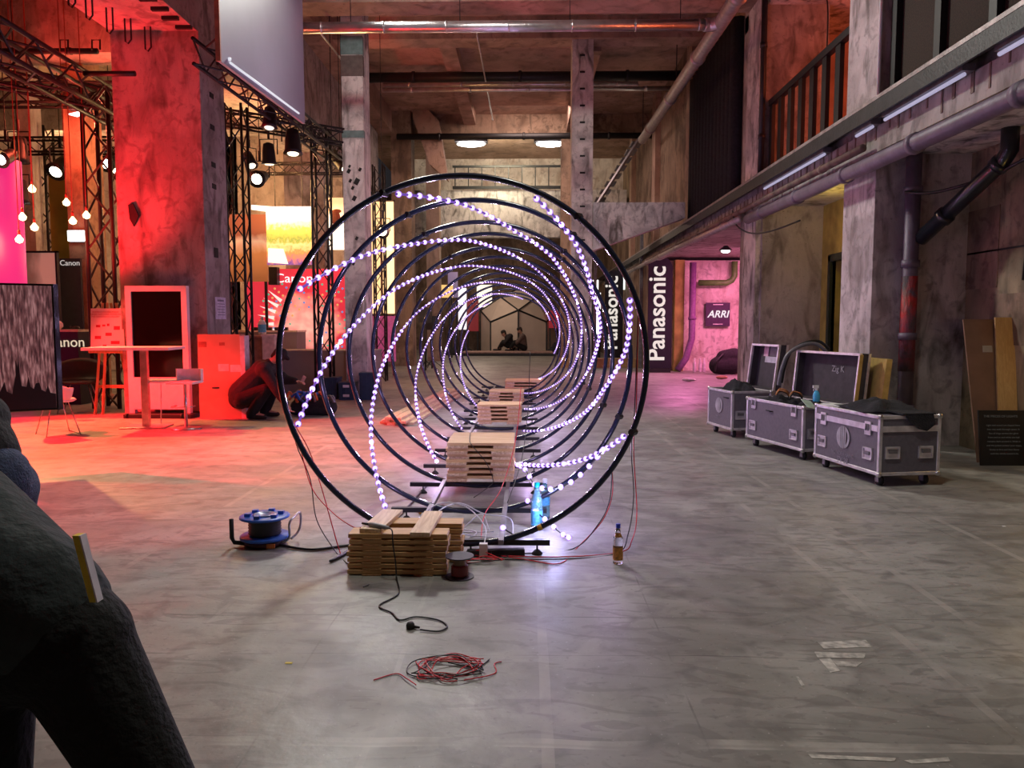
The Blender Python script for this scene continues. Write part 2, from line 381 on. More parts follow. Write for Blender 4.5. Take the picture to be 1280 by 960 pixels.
# columns
def column(name, x0, x1, y0, y1, z1, m): return struct(name, MB().box(x0, x1, y0, y1, 0, z1), m)
cl = column('column_left', -6.45, -5.08, 12.1, 13.05, 5.95, M_conc)
struct('concrete_scar', MB().poly([W(160, 256, 12.07), W(166, 254, 12.07), W(173, 270, 12.07), W(167, 283, 12.07), W(162, 274, 12.07)], (0, 0.04, 0)), M_rubber, parent=cl)
for px, py in ((262, 118), (263, 158), (264, 205), (266, 232), (268, 312), (273, 318)):
    p = W(px, py, 12.5); struct('fixing_scar', MB().box(-5.085, -5.07, p.y - 0.05, p.y + 0.1, p.z - 0.05, p.z + 0.03), M_rubber, parent=cl)
column('column_left_rear', -6.45, -5.4, 20.5, 21.4, 5.95, M_conc)
a_ = W(430, 300, 15.2).x; ca = column('column_middle_left', a_, a_ + 0.42, 15.2, 15.8, 8.6, M_pale)
for px, py, s_ in ((436, 214, .06), (446, 227, .09), (441, 235, .05), (438, 226, .05), (450, 212, .05), (443, 248, .07), (446, 298, .05), (437, 208, .04), (442, 330, .04)):
    p = W(px, py, 15.2); struct('concrete_pit', MB().obox((p.x, 15.2, p.z), (s_, 0.02, s_ * 1.4), Euler((0, 0.5, 0)).to_matrix()), M_rubber, parent=ca)
for y0, y1, mm in ((45, 68, 'teal_paint'), (69, 95, 'dark_paint'), (163, 172, 'teal_paint')):
    p0 = W(430, y1, 15.19); p1 = W(455, y0, 15.19)
    struct('paint_band', MB().box(a_ - 0.004, a_ + 0.424, 15.19, 15.3, p0.z, p1.z), mat(mm, (0.16, 0.24, 0.23) if 'teal' in mm else (0.13, 0.10, 0.09), 0.8), parent=ca)
c_ = W(714, 300, 18.6).x; cc = column('column_middle_right', c_, c_ + 0.5, 18.6, 19.2, 8.6, M_pale)
for k in range(14):
    p = W(728, 48 + k * 21, 18.6); struct('bolt_mark', MB().box(p.x - 0.06, p.x + 0.06, 18.58, 18.62, p.z - 0.02, p.z + 0.02), M_rubber, parent=cc)
b_ = W(490, 300, 26.4).x; column('column_rear_left', b_, b_ + 0.68, 26.4, 27.2, 8.6, M_brown)
d_ = W(533, 300, 30).x; column('column_far_left', d_, d_ + 0.5, 30, 30.6, 8.6, M_ceil)
e_ = W(701, 300, 27).x; column('column_rear_right', e_, e_ + 0.36, 27, 27.5, 8.6, M_brown)
# haunch at the rear left column
struct('beam_haunch', MB().poly([W(516, 118, 26.3), W(548, 150, 26.3), W(560, 225, 26.3), W(537, 205, 26.3), W(516, 148, 26.3)], (0, 0.5, 0)), M_ceil)
# haunched cross beam from the right column to the gallery
struct('gallery_beam', MB().poly([(c_ + 0.5, 18.7, 4.35), (3.75, 18.7, 4.35), (3.75, 18.7, 3.98), (c_ + 0.5, 18.7, 3.2)], (0, 0.5, 0)), M_pale)
# end walls
struct('wall_back', MB().box(-9, 9, 43, 43.3, 0, 8.6), M_brown)
struct('wall_left', MB().box(-9.3, -9, 24, 43, 0, 8.6), M_brown)
struct('wall_back_left', MB().box(-26, -5.6, 24, 24.3, 0, 7.6), M_plaster)
struct('wall_far_left', MB().box(-26.3, -26, -4, 24.3, 0, 7.6), M_brown)
struct('wall_behind_camera', MB().box(-26, 9, -4.3, -4, 0, 8.6), M_brown)
# gallery across the far end with railing
struct('floor_far_gallery', MB().box(-5.1, 3.9, 31.0, 43, 6.2, 6.75), M_pale)
struct('beam_far_gallery', MB().box(-5.1, 3.9, 31.0, 31.4, 4.9, 6.2), M_pale)
struct('wall_far_gallery', MB().box(-5.1, 5, 34, 34.2, 6.75, 8.6), M_plaster)
rt = thing('gallery_railing', 'black steel railing of the high far gallery under the bright lamps', 'railing', (0, 30.95, 6.75))
part(rt, 'top_rail', MB().box(-3, 1.4, 30.9, 30.97, 7.62, 7.70), M_black, world=True); part(rt, 'bottom_rail', MB().box(-3, 1.4, 30.9, 30.97, 6.78, 6.9), M_black, world=True)
for k in range(9): x = -2.9 + k * 0.53; part(rt, 'baluster', MB().box(x - 0.02, x + 0.02, 30.91, 30.96, 6.9, 7.62), M_black, world=True)
# ---- right side: lower wall, pilasters, gallery slab
wr = struct('wall_right', MB().box(5.15, 5.45, -4, 12.2, 0, 3.5), M_dirty)
struct('wall_right_bay', MB().box(5.15, 5.45, 13.2, 13.7, 0, 3.5), mat('ochre_wall', (0.42, 0.33, 0.08), 0.8, 0, 0.4, 3, 0.3))
struct('wall_right_lintel', MB().box(5.15, 5.45, 12.2, 13.2, 2.5, 3.5), mat('ochre_wall', (0, 0, 0)))
struct('door_right_frame', MB().box(5.1, 5.2, 12.1, 12.2, 0, 2.6).box(5.1, 5.2, 13.2, 13.3, 0, 2.6).box(5.1, 5.2, 12.1, 13.3, 2.5, 2.62), mat('dark_green_steel', (0.02, 0.03, 0.02), 0.5))
struct('wall_behind_doorway', MB().box(6.8, 7.1, 11, 15.1, 0, 3.35), mat('ochre_wall', (0, 0, 0)))
p1_ = struct('pilaster_near', MB().box(4.05, 5.15, 9.2, 10.1, 0, 8.6), conc('pinkish_concrete', (.38, .32, .33), (.56, .48, .50), samt=.8))
struct('pilaster_middle', MB().box(4.1, 5.15, 13.7, 15.1, 0, 8.6), M_conc)
struct('pilaster_step', MB().box(4.0, 4.1, 13.75, 14.5, 0, 8.6), M_pale)
struct('groove', MB().box(5.14, 5.151, 3, 9.2, 2.25, 2.27), M_rubber, parent=wr)
for y, z, a, b_ in ((8.2, 1.5, 1.0, .55), (7.2, 2.4, .9, .5), (8.9, 2.3, .6, .9)):
    struct('render_patch', MB().box(5.14, 5.16, y - a / 2, y + a / 2, z - b_ / 2, z + b_ / 2), M_brown, parent=wr)
# gallery slab, edge channel and steel ledge
sl = struct('floor_gallery', MB().box(3.95, 9, -4, 43, 3.5, 3.8), M_conc)
struct('slab_edge', MB().box(3.84, 3.95, -4, 43, 3.34, 3.62), M_conc, parent=sl)
struct('slab_soffit', MB().box(3.9, 9, -4, 9.2, 3.42, 3.5), M_pale, parent=sl)
for k in range(46):
    y = 5.6 + k * 0.26 + R.uniform(-.05, .05); h = R.uniform(.08, .24)
    struct('rust_stain', MB().box(3.832, 3.842, y, y + R.uniform(.02, .05), 3.62 - h, 3.62), M_rust, parent=sl)
st = struct('trim_gallery_edge', MB().box(3.62, 3.95, -4, 41, 3.78, 3.82), mat('weathered_steel', (0.30, 0.25, 0.25), 0.5, 0.5, 0.4, 9, 0.2))
struct('trim_gallery_channel', MB().box(3.625, 3.65, -4, 41, 3.62, 3.78), mat('dark_steel', (0.025, 0.022, 0.025), 0.5, 0.4, 0.4, 9, 0.2))
# pipes under the ledge
def pipe(label, pts, r, m, brackets=0, name='pipe', cat='pipe', n=14, group=None):
    root = thing(name, label, cat, tuple(pts[0]), 0, group)
    part(root, 'pipe_run', MB().tube(pts, r, n), m, True, True)
    P = [Vector(p) for p in pts]; L_ = [(P[i+1]-P[i]).length for i in range(len(P)-1)]; T = sum(L_)
    for k in range(brackets):
        d = T * (k + .5) / brackets; i = 0
        while d > L_[i]: d -= L_[i]; i += 1
        t = (P[i+1] - P[i]).normalized(); c = P[i] + t * d
        part(root, 'joint_collar', MB().tube([c - t * 0.04, c + t * 0.04], r * 1.22, n), m, True, True)
    return root
pipe('thick purplish pipe running below the right gallery edge', [(3.76, 2.0, 3.19), (3.76, 8.6, 3.2), (3.76, 13.4, 3.24)], 0.085, M_pipe, 7)
pipe('thinner rusty pipe close under the slab edge', [(3.72, 8.8, 3.4), (3.72, 16, 3.42), (3.72, 30, 3.45)], 0.045, M_rust, 9)
pipe('lowest grey conduit receding along right wall toward banners', [(3.66, 13.5, 3.26), (3.62, 20, 3.3), (3.55, 36, 3.3)], 0.06, mat('grey_conduit', (0.42, 0.36, 0.36), 0.45, 0.4), 10)
pipe('vertical dark drainpipe beside the near pilaster with red paint', [(4.42, 9.06, 0.05), (4.42, 9.06, 3.4)], 0.085, M_pipe, 4)
dp = bpy.data.objects['pipe.003'] if 'pipe.003' in bpy.data.objects else None
if dp:
    part(dp, 'red_paint_patch', MB().tube([(4.42, 9.06, .9), (4.42, 9.06, 2.0)], 0.089, 14), conc('flaking_red_paint', (0.5, 0.02, 0.02), (0.10, 0.06, 0.09), scale=5, rough=.5), True, True, 'flaking red paint on the pipe')
pipe('black diagonal waste pipe climbing across the right concrete wall', [(4.5, 9.02, 2.42), (4.84, 8.1, 3.1), (4.86, 8.02, 3.2), (4.86, 8.02, 3.42)], 0.085, M_blackgloss, 2)
pipe('thin black vertical conduit on the right concrete wall', [(5.12, 8.1, 1.9), (5.12, 8.05, 2.6), (5.12, 8.0, 3.4)], 0.02, M_black)
pipe('dark pipe rising beside the middle pilaster', [(4.02, 13.62, 3.9), (4.02, 13.62, 8.5)], 0.05, M_black, 3)
pipe('slim white conduit at the edge of the near upper pilaster', [(4.03, 9.17, 3.95), (4.03, 9.17, 8.4)], 0.02, M_white)
# fluorescent tubes under the ledge
tube_on = emis('cool_tube_glow', (0.75, 0.7, 1.0), 0.5)
for i, (y0, y1, lab) in enumerate(((5.9, 6.35, 'short fluorescent tube nearest the camera under the gallery edge'), (6.8, 8.3, 'long lit fluorescent tube under gallery edge above the black pipe'), (8.55, 9.0, 'short dim fluorescent tube just right of the near pilaster'), (9.9, 12.4, 'fluorescent tube under gallery edge left of the near pilaster'))):
    r_ = thing('fluorescent_lamp', lab, 'lamp', (3.74, y0, 3.66), 0, 'tube lamps under the gallery edge')
    part(r_, 'housing', MB().box(3.69, 3.80, y0, y1, 3.6, 3.66), M_grey, world=True); part(r_, 'tube', MB().cyl((3.72, y0 + .02, 3.575), (3.72, y1 - .02, 3.575), 0.018), tube_on, True, True)
# gallery above
struct('wall_gallery_back', MB().box(7.6, 7.9, 2, 15.1, 3.85, 8.6), mat('gallery_plaster', (0.55, 0.40, 0.34), 0.9, 0, 0.3, 2, 0.2))
struct('wall_gallery_inner', MB().box(4.95, 7.6, 15.1, 15.4, 3.85, 8.6), mat('gallery_plaster', (0, 0, 0)))
struct('ceiling_gallery', MB().box(4.1, 9, -4, 15.1, 6.9, 7.2), M_pale)
wu = struct('wall_right_upper', MB().box(4.12, 4.4, 15.1, 43, 3.85, 8.6), M_brown)
for y in (19.2, 24.5, 30.0): struct('pilaster_upper', MB().box(3.95, 4.12, y, y + 0.6, 3.85, 8.6), M_ceil)
cu = thing('black_curtain', 'tall black curtain filling the upper right gallery opening', 'curtain', (4.05, 17.1, 3.9))
for k in range(13):
    y = 15.2 + k * 0.31; part(cu, 'fold', MB().tube([(4.04, y + 0.15, 3.9), (4.04, y + 0.15, 7.3)], 0.155, 8), M_cloth, True, True)
g = thing('gallery_guard', 'black slatted guard rail of the orange lit gallery room', 'railing', (4.2, 12, 3.9))
part(g, 'top_rail', MB().box(4.15, 4.25, 10.1, 13.7, 5.2, 5.3), M_black, world=True)
for k in range(8): y = 10.2 + k * 0.48; part(g, 'post', MB().box(4.17, 4.23, y, y + 0.16, 3.9, 5.2), M_black, world=True)
part(g, 'bottom_rail', MB().box(4.15, 4.25, 10.1, 13.7, 3.9, 3.98), M_black, world=True)
g = thing('mesh_screen', 'dark mesh screen wall on the gallery nearest the camera', 'screen', (4.2, 6, 3.9))
for k in range(6):
    y = 9.1 - k * 0.95; part(g, 'mesh_panel', MB().box(4.2, 4.22, y - 0.93, y, 3.82, 6.85), mat('brown_mesh', (0.035, 0.022, 0.015), 0.9, 0, 0.5, 60), world=True)
    part(g, 'post', MB().box(4.13, 4.25, y - 0.1, y + 0.02, 3.82, 6.88), M_black, world=True)
# cable tray bits and loose cable on the ledge
single('loose_cable', MB().tube(smoothline([(3.7, 14.2, 3.5), (3.7, 13.9, 3.2), (3.74, 13.2, 2.98), (3.8, 12.3, 2.9), (3.95, 11.4, 2.95)], 6), 0.014, 6), M_wire, 'black cable sagging below the gallery edge near middle pilaster', 'cable', smooth=True)
single('loose_cable', MB().tube(smoothline([(4.3, 9.0, 2.95), (4.5, 8.7, 2.9), (4.8, 8.2, 2.98), (4.9, 7.7, 3.08), (4.9, 7.2, 3.0), (4.9, 6, 3.02)], 6), 0.018, 6), M_wire, 'black cable looping under the right gallery soffit', 'cable', smooth=True)
single('loose_cable', MB().tube(smoothline([(4.04, 13.4, 6.9), (4.2, 12.2, 6.5), (4.3, 11.6, 6.2), (4.3, 11.5, 5.3)], 6), 0.012, 6), M_wire, 'thin cable hanging on pale wall above the gallery guard', 'cable', smooth=True)
# ---- side room with pink light
struct('wall_pink_room_back', MB().box(3.9, 8.6, 24, 24.3, 0, 3.4), M_plaster)
struct('wall_pink_room_side', MB().box(8.3, 8.6, 13, 24, 0, 3.4), M_plaster)
struct('wall_right_rear', MB().box(3.75, 3.95, 24.3, 43, 0, 3.5), M_brown)
struct('pillar_ochre', MB().box(4.5, 4.78, 23.75, 24.0, 0, 3.4), mat('ochre_wall', (0, 0, 0)))
pipe('purple painted pipe curving down beside the pink wall', [(4.98, 23.5, 3.3), (4.98, 23.5, 1.0), (4.8, 23.45, 0.4), (4.55, 23.4, 0.05)], 0.10, mat('purple_paint', (0.25, 0.10, 0.28), 0.6), 1)
pipe('wide green pipe bending across the top of pink room', [(6.28, 23.7, 3.35), (6.28, 23.7, 2.9), (6.2, 23.7, 2.77), (6.05, 23.7, 2.7), (5.2, 23.7, 2.7)], 0.09, mat('green_pipe_paint', (0.12, 0.25, 0.06), 0.5), 0)
sg = thing('wall_sign', 'dark purple sign with white company lettering on pink wall', 'sign', tuple(W(898, 408, 23.9)))
p = W(897, 393, 23.9); part(sg, 'board', MB().box(p.x - .37, p.x + .37, 23.86, 23.9, p.z - .36, p.z + .36), mat('dark_purple_board', (0.05, 0.02, 0.07), 0.6), world=True)
text(sg, 'lettering', 'ARRI', 0.3, (p.x - sg.location.x, 23.85 - sg.location.y, p.z - sg.location.z), (PI/2, 0, 0), emis('sign_white', (1, 1, 1), 0.8), bold=.006, shear=.25)
for dz in (.3, -.3): part(sg, 'rule', MB().box(p.x - .15, p.x + .15, 23.852, 23.862, p.z + dz - .012, p.z + dz + .012), mat('print_white', (.8, .8, .8), .6), world=True)
lp = thing('wall_lamp', 'small green white glowing lamp on the pink room wall', 'lamp', tuple(W(907, 312, 20)))
q = lp.location.copy(); part(lp, 'shade', MB().lathe([(.04, .1), (.16, .0), (.17, -.02)], 16, tuple(q)), M_grey, True, True); part(lp, 'bulb', MB().ball(tuple(q - Vector((0, 0, .04))), .1, 10, (1.2, 1.2, .5)), emis('green_white_glow', (.8, 1, .85), 5), True, True)
part(lp, 'hanger', MB().cyl((q.x, q.y, q.z + .1), (q.x, q.y, 3.4), .01), M_black, True, True)
# banners
def banner(label, x0, x1, y, z1, txt, size, tz=1.75):
    r_ = thing('feather_banner', label, 'banner', ((x0+x1)/2, y, 0), 0, 'tall black standing banners')
    pts = [(x0, y, .12), (x1, y, .12), (x1, y, z1 - .35)]
    for k in range(9): a = PI/2 * k / 8; pts.append((x1 - .35 + .35 * math.cos(a), y, z1 - .35 + .35 * math.sin(a)))
    pts += [(x0 + .2, y, z1 - .04), (x0, y, z1 - .2)]
    part(r_, 'cloth', MB().poly(pts, (0, .03, 0)), mat('banner_black', (0.008, 0.008, 0.02), 0.7), world=True)
    part(r_, 'base', MB().box(x0 + .05, x1 - .05, y - .18, y + .22, 0, .12), M_black, world=True)
    text(r_, 'lettering', txt, size, (-.08, -.012, tz), (PI/2, -PI/2, 0), emis('banner_white', (1.0, .93, .85), .75), .004, bold=.012)
banner('taller black banner with white vertical lettering beside ochre pillar', W(809, 460, 23.2).x, W(839, 460, 23.2).x, 23.2, 3.45, 'Panasonic', .72)
banner('smaller black banner with white vertical lettering behind the rings', W(756, 445, 28).x, W(779, 445, 28).x, 28.2, 3.4, 'Panasonic', .68, 1.85)
# ---- overhead pipes
duct = thing('air_duct', 'long shiny galvanised duct crossing the hall high up', 'duct', (-3.6, 13.0, 6.5))
z_ = W(640, 33, 13).z; x0 = W(378, 33, 13).x; x1 = W(888, 33, 13).x
part(duct, 'duct_run', MB().tube([(x0 - .6, 13, z_), (x1 - .05, 13, z_)], .09, 20), M_galv, True, True)
for k in range(7): x = x0 + .3 + k * (x1 - x0 - .5) / 6; part(duct, 'seam_collar', MB().tube([(x, 13, z_), (x + .03, 13, z_)], .096, 20), M_galv, True, True)
part(duct, 'elbow', MB().tube(smoothline([(x1 - .1, 13, z_), (x1 + .02, 13.0, z_), (x1 + .12, 12.9, z_)], 4), .105, 16), M_galv, True, True)
for k in range(4): x = x0 + .8 + k * 1.8; part(duct, 'hanger', MB().cyl((x, 13, z_), (x, 13, 8.6), .008, n=6), M_black, True, True)
pipe('wide pale duct running lengthways along upper right wall', [(x1 + .15, 5, z_), (x1 + .15, 13, z_), (x1 + .15, 21.5, z_ + .15)], .12, mat('pale_duct', (.42, .36, .34), .45, .5), 6, 'lengthways_duct', 'duct')
pipe('black main pipe spanning the hall across ceiling', [(-4.55, 21.3, 8.1), (4.1, 21.3, 8.1)], .13, M_black, 3)
pipe('purple lit steel pipe just below the black main pipe', [(-3.9, 21.1, 7.84), (2.9, 21.1, 7.84), (2.95, 21.2, 7.7)], .055, M_galv, 5)
pipe('lower purple lit steel pipe crossing the ceiling', [(-3.9, 21.0, 7.68), (3.9, 21.0, 7.68)], .06, M_galv, 5)
pipe('dark pipe crossing below the two bright far lamps', [(-4.4, 26.2, 7.7), (4.1, 26.2, 7.7)], .10, M_black, 3)
pipe('slim pipe slanting down below the ceiling in middle', [W(596, 42, 18), W(616, 150, 25)], .02, M_galv)
pipe('slim pipe slanting in the ceiling left of the columns', [W(398, 38, 14.5), W(428, 76, 16.5)], .02, M_galv)
lit = thing('strip_lamp', 'bright slanting strip lamp under the upper right duct', 'lamp', tuple(W(800, 178, 24)))
a, b_ = W(842, 117, 19.0), W(801, 175, 24.5)
part(lit, 'hanger', MB().cyl(a + Vector((.06, 0, .05)), (a.x + .06, a.y, 8.6), .012, n=6).cyl(b_ + Vector((.06, 0, .05)), (b_.x + .06, b_.y, 8.6), .012, n=6), M_black, False, True)
part(lit, 'housing', MB().tube([a + Vector((.06, 0, .05)), b_ + Vector((.06, 0, .05))], .05, 8), M_grey, False, True); part(lit, 'tube', MB().tube([a, b_], .03, 8), emis('warm_tube_glow', (1, .82, .62), 2.2), True, True)
for px, lab in ((589, 'left of two blinding ceiling lamps above the far gallery'), (688, 'right of two blinding ceiling lamps above the far gallery')):
    p = W(px, 180, 28.6); l_ = thing('ceiling_lamp', lab, 'lamp', tuple(p), 0, 'far gallery ceiling lamps')
    part(l_, 'housing', MB().box(p.x - .6, p.x + .6, p.y - .1, p.y + .3, p.z + .08, p.z + .2), M_grey, world=True)
    part(l_, 'diffuser', MB().ball(tuple(p), .5, 14, (1.05, .3, .22)), emis('blinding_white', (1, 1, .95), 12), True, True)
    part(l_, 'hanger', MB().cyl((p.x, p.y + .1, p.z + .2), (p.x, p.y + .1, 8.6), .02, n=6), M_black, False, True)
light('AREA', 'gallery_lamp_light', (-1.0, 29.6, 8.1), (1, .88, .6), 150, (-1, 34, 7.2), 1.5)
for px, py, Y in ((692, 176, 28.4), (467, 104, 20.5)):
    p = W(px, py, Y)
# small far emergency lamp and stair in the far right
st_ = thing('metal_stair', 'grey steel stair climbing at the far right of hall', 'stair', tuple(W(765, 262, 25)))
A, B = W(742, 262, 25), W(800, 172, 25)
for dy in (0, .8): part(st_, 'stringer', MB().tube([A + Vector((0, dy, 0)), B + Vector((0, dy, 0))], .06, 6), M_grey, False, True)
for k in range(9):
    t = (k + .5) / 9; c = A.lerp(B, t); part(st_, 'tread', MB().box(c.x - .16, c.x + .16, c.y, c.y + .8, c.z - .02, c.z + .02), M_grey, world=True)
for px_ in (A.x + .1, A.x + 1.6): part(st_, 'post', MB().box(px_ - .05, px_ + .05, 25.3, 25.4, 0, A.z - .1), M_grey, world=True)
part(st_, 'landing', MB().box(A.x - .1, A.x + 1.8, 24.6, 26.2, A.z - .1, A.z), M_grey, world=True)
# ================================================================ THE LIGHT TUNNEL
BARY = [678, 638, 606, 583, 563.5, 548.5, 535.5, 524, 514, 505, 497.5, 490.5, 484]
TOPY = [219.5, 250, 277.5, 292, 309, 321, 332.5, 341, 348, 355, 361, 366, 370]
TOPX = [576, 592, 600, 611, 617, 622, 627, 631, 633, 635, 637, 638, 639]
RINGS = []
for by, ty, tx in zip(BARY, TOPY, TOPX):
    Y = F(600, by, 0.075).y; top = W(tx, ty, Y); R_ = (top.z + 0.02 - 0.045) / 2 - 0.02
    RINGS.append((top.x, Y, 0.045 + 0.02 + R_, R_))
M_ring = mat('navy_black_hoop', (0.012, 0.018, 0.045), 0.25, 0, 0.2, coat=0.4)
tun = thing('ring_tunnel', 'tunnel of large black hoops standing on a low rail base in the hall', 'installation', (-0.43, RINGS[0][1], 0))
for i, (x, y, z, r) in enumerate(RINGS):
    part(tun, 'hoop', MB().tube([(x + r * math.cos(a), y, z + r * math.sin(a)) for a in [2 * PI * k / 96 for k in range(96)]], 0.0185, 10, closed=True), M_ring, True, True)
    bo = part(tun, 'crossbar', MB().box(-1.01 if i else -.44, 0.14, y - .012, y + .028, .06, .095), M_black, world=True)
    for fx in (-.9 if i else -.36, .06):
        sub(tun, bo, 'levelling_foot', MB().lathe([(.006, .06), (.006, .03), (.016, .028), (.035, .008), (.035, 0)], 10, (fx, y + .008, 0)), M_rubber, True, True)
for rx in (-.71, -.165):
    part(tun, 'rail', MB().box(rx - .016, rx + .016, RINGS[0][1] - .12, RINGS[-1][1] + .1, .095, .125), M_grey, world=True)
for i, (x, y, z, r) in enumerate(RINGS[:6]):  # little cable ties holding strings to the hoops
    for a in (2.0, 0.9, 5.9): part(tun, 'cable_tie', MB().tube([(x + r * math.cos(a) - .01, y - .02, z + r * math.sin(a)), (x + r * math.cos(a) + .02, y + .02, z + r * math.sin(a))], .023, 6), M_wire, False, True)
part(tun, 'yellow_tape', MB().tube([(RINGS[0][0] + RINGS[0][3] * math.cos(a), RINGS[0][1], RINGS[0][2] + RINGS[0][3] * math.sin(a)) for a in (5.14, 5.165)], .0195, 10), mat('yellow_tape', (.75, .42, .05), .6), True, True)

def led_material():
    m, t, b = nt('led_module'); N, L = t.nodes, t.links
    lw = N.new('ShaderNodeLayerWeight'); lw.inputs[0].default_value = 0.35
    r = N.new('ShaderNodeValToRGB'); r.color_ramp.elements[0].position = 0.06; r.color_ramp.elements[1].position = 0.30
    r.color_ramp.elements[0].color = (2.6, 2.2, 3.0, 1); r.color_ramp.elements[1].color = (0.36, 0.13, 0.95, 1)  # violet rim painted in for the halo around each light
    L.new(lw.outputs['Facing'], r.inputs[0]); L.new(r.outputs[0], b.inputs['Emission Color']); b.inputs['Emission Strength'].default_value = 1.0
    b.inputs['Base Color'].default_value = (.5, .5, .6, 1)
    m.cycles.emission_sampling = 'NONE'; return m
M_led = led_material()
led_me = MB().ball((0, 0, 0), 0.0205, 12).mesh('led', M_led, True)
led_far = MB().ball((0, 0, 0), 0.0145, 10).mesh('led', M_led, True)
M_lead = emis('violet_lead_glow', (0.30, 0.12, 0.85), 0.42, False)  # lead made to glow violet, standing in for the lights' halo
def P_at(k0, t):
    t = max(0.0, t); i = min(int(t), len(RINGS) - 2); u = t - i
    x, y, z, r = [RINGS[i][c] * (1 - u) + RINGS[i + 1][c] * u for c in range(4)]; a = math.radians(k0 - 18 * t); rr = r - 0.035
    return Vector((x + rr * math.cos(a), y, z + rr * math.sin(a)))
place = ['left side low', 'left side high', 'upper left', 'upper right', 'right side']
strands = []
for k in range(-2, 9):
    a0 = 21 + 45 * k
    t0 = max(0.0, (a0 - 246) / 18.0); t1 = min(len(RINGS) - 1.0, (a0 + 74) / 18.0)
    if t1 - t0 > 0.8: strands.append((a0, t0, t1))
desc = {-24: 'short string of white lights low on the right of nearest hoop', 21: 'string of white lights starting at right side of nearest hoop', 66: 'string of white lights starting upper right on the nearest hoop',
        111: 'string of white lights starting at upper left of nearest hoop', 156: 'string of white lights starting at left side of nearest hoop, higher one', 201: 'string of white lights starting low on the left of nearest hoop',
        246: 'string of white lights starting bottom left between the first hoops', 291: 'string of white lights starting bottom left near third hoop', 336: 'string of white lights starting bottom left about fifth hoop',
        381: 'string of white lights starting bottom left around eighth hoop', -69: 'very short light string at bottom right of first hoops'}
nled = 0
for a0, t0, t1 in strands:
    pts = [P_at(a0, t0 + (t1 - t0) * j / 200) for j in range(201)]
    root = thing('light_string', desc.get(a0, 'string of white lights deep inside hoop tunnel'), 'light string', tuple(pts[0]), 0, 'light strings wound through the hoops')
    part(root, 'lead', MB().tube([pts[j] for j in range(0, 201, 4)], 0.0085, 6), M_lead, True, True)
    acc = 0.0; nxt = 0.03
    for j in range(200):
        d = (pts[j+1] - pts[j]).length
        while acc + d >= nxt:
            p = pts[j].lerp(pts[j+1], (nxt - acc) / d); o = link('led', led_me if p.y < 8.6 else led_far, root, p - root.location); nxt += 0.125; nled += 1
        acc += d
# loose string lying near the first hoops
lo = smoothline([(0.50, 5.05, .62), (0.42, 5.2, .48), (.30, 5.25, .36), (.16, 5.3, .30), (.05, 5.45, .30), (-.02, 5.7, .36), (-.08, 6.0, .34)], 8)
root = thing('light_string', 'loose dangling string of white lights behind blue bottle', 'light string', tuple(lo[0]), 0)
part(root, 'lead', MB().tube(lo, .005, 5), M_wire, True, True)
for j in range(0, len(lo), 4): link('led', led_me, root, lo[j] - root.location)
lo = smoothline([(0.0, 5.45, .18), (.08, 5.35, .11), (.16, 5.25, .06), (.24, 5.1, .03), (.28, 5.02, .03)], 8)
root = thing('light_string', 'short end of light string on the floor beside blue bottle', 'light string', tuple(lo[0]), 0)
part(root, 'lead', MB().tube(lo, .005, 5), M_wire, True, True)
for j in range(0, len(lo), 6): link('led', led_me, root, lo[j] - root.location)
lo = smoothline([(-.16, 4.86, .14), (-.08, 4.84, .10), (.0, 4.86, .11)], 4)
root = thing('light_string', 'single lit light at the foot of nearest hoop', 'light string', tuple(lo[0]), 0)
part(root, 'lead', MB().tube(lo, .005, 5), M_wire, True, True); link('led', led_me, root, lo[0] - root.location)
# the strings' own light
for i in range(0, len(RINGS) - 1):
    for a0, t0, t1 in strands:
        if t0 <= i + .5 <= t1:
            p = P_at(a0, i + .5); light('POINT', 'led_glow', p, (0.72, 0.50, 1.0), 4.0, None, 0.03)
light('POINT', 'led_glow', (0.16, 5.2, .22), (0.5, 0.5, 1.0), 9, None, 0.04)
light('POINT', 'led_glow', (0.0, 4.9, .16), (0.6, 0.55, 1.0), 2, None, 0.04)

# ================================================================ TIMBER
def board(x0, x1, y0, y1, z0, z1, label, m, group, rz=0.0, dark=None):
    cx, cy = (x0+x1)/2, (y0+y1)/2
    o = single('timber_board', MB().box(x0-cx, x1-cx, y0-cy, y1-cy, 0, z1-z0), m, label, 'board', group, loc=(cx, cy, z0), rz=rz)
    bev(o, 0.0015, 1); return o
ORD = ['bottom', 'second', 'third', 'fourth', 'fifth', 'sixth', 'seventh', 'eighth', 'ninth']
# front pile: lengthways layers crossed by spacer boards
z = 0.0; T = 0.0255; G = 0.0085; X0, X1 = -1.04, -0.465
for L_ in range(7):
    for sx, nm in ((-.90, 'left'), (-.60, 'right')):
        j = R.uniform(-.004, .004)
        if True:
            board(sx - .055 + j, sx + .055 + j, 4.312 + .004 * L_, 4.74, z, z + G - .0004, f'{ORD[L_]} {nm} crosswise spacer board in the front timber pile', M_wend if L_ else M_wend, 'spacer boards of front timber pile')
    z += G
    if L_ == 6: break
    for row, y0 in (('front', 4.32), ('back', 4.56)):
        j = R.uniform(-.008, .008); dx = 0 if row == 'front' else .065
        y0 = y0 + .004 * L_; board(X0 + j + dx, X1 + j + dx, y0, y0 + .14, z, z + T - .0006, f'{ORD[L_]} long board in {row} row of front timber pile', M_wf, 'long boards of front timber pile')
    z += T
for k, (row, y0, dx) in enumerate((('front', 4.32, 0), ('back', 4.56, .065))):
    y0 = y0 + .026; board(X0 + dx, X1 + dx, y0, y0 + .14, z, z + T, f'topmost long board in {row} row of front pile', M_wf, 'long boards of front timber pile')
z += T
board(-.955, -.825, 4.36, 4.84, z, z + T, 'loose pale board on top left of front timber pile', M_wy, 'loose boards on the front pile', rz=-.10)
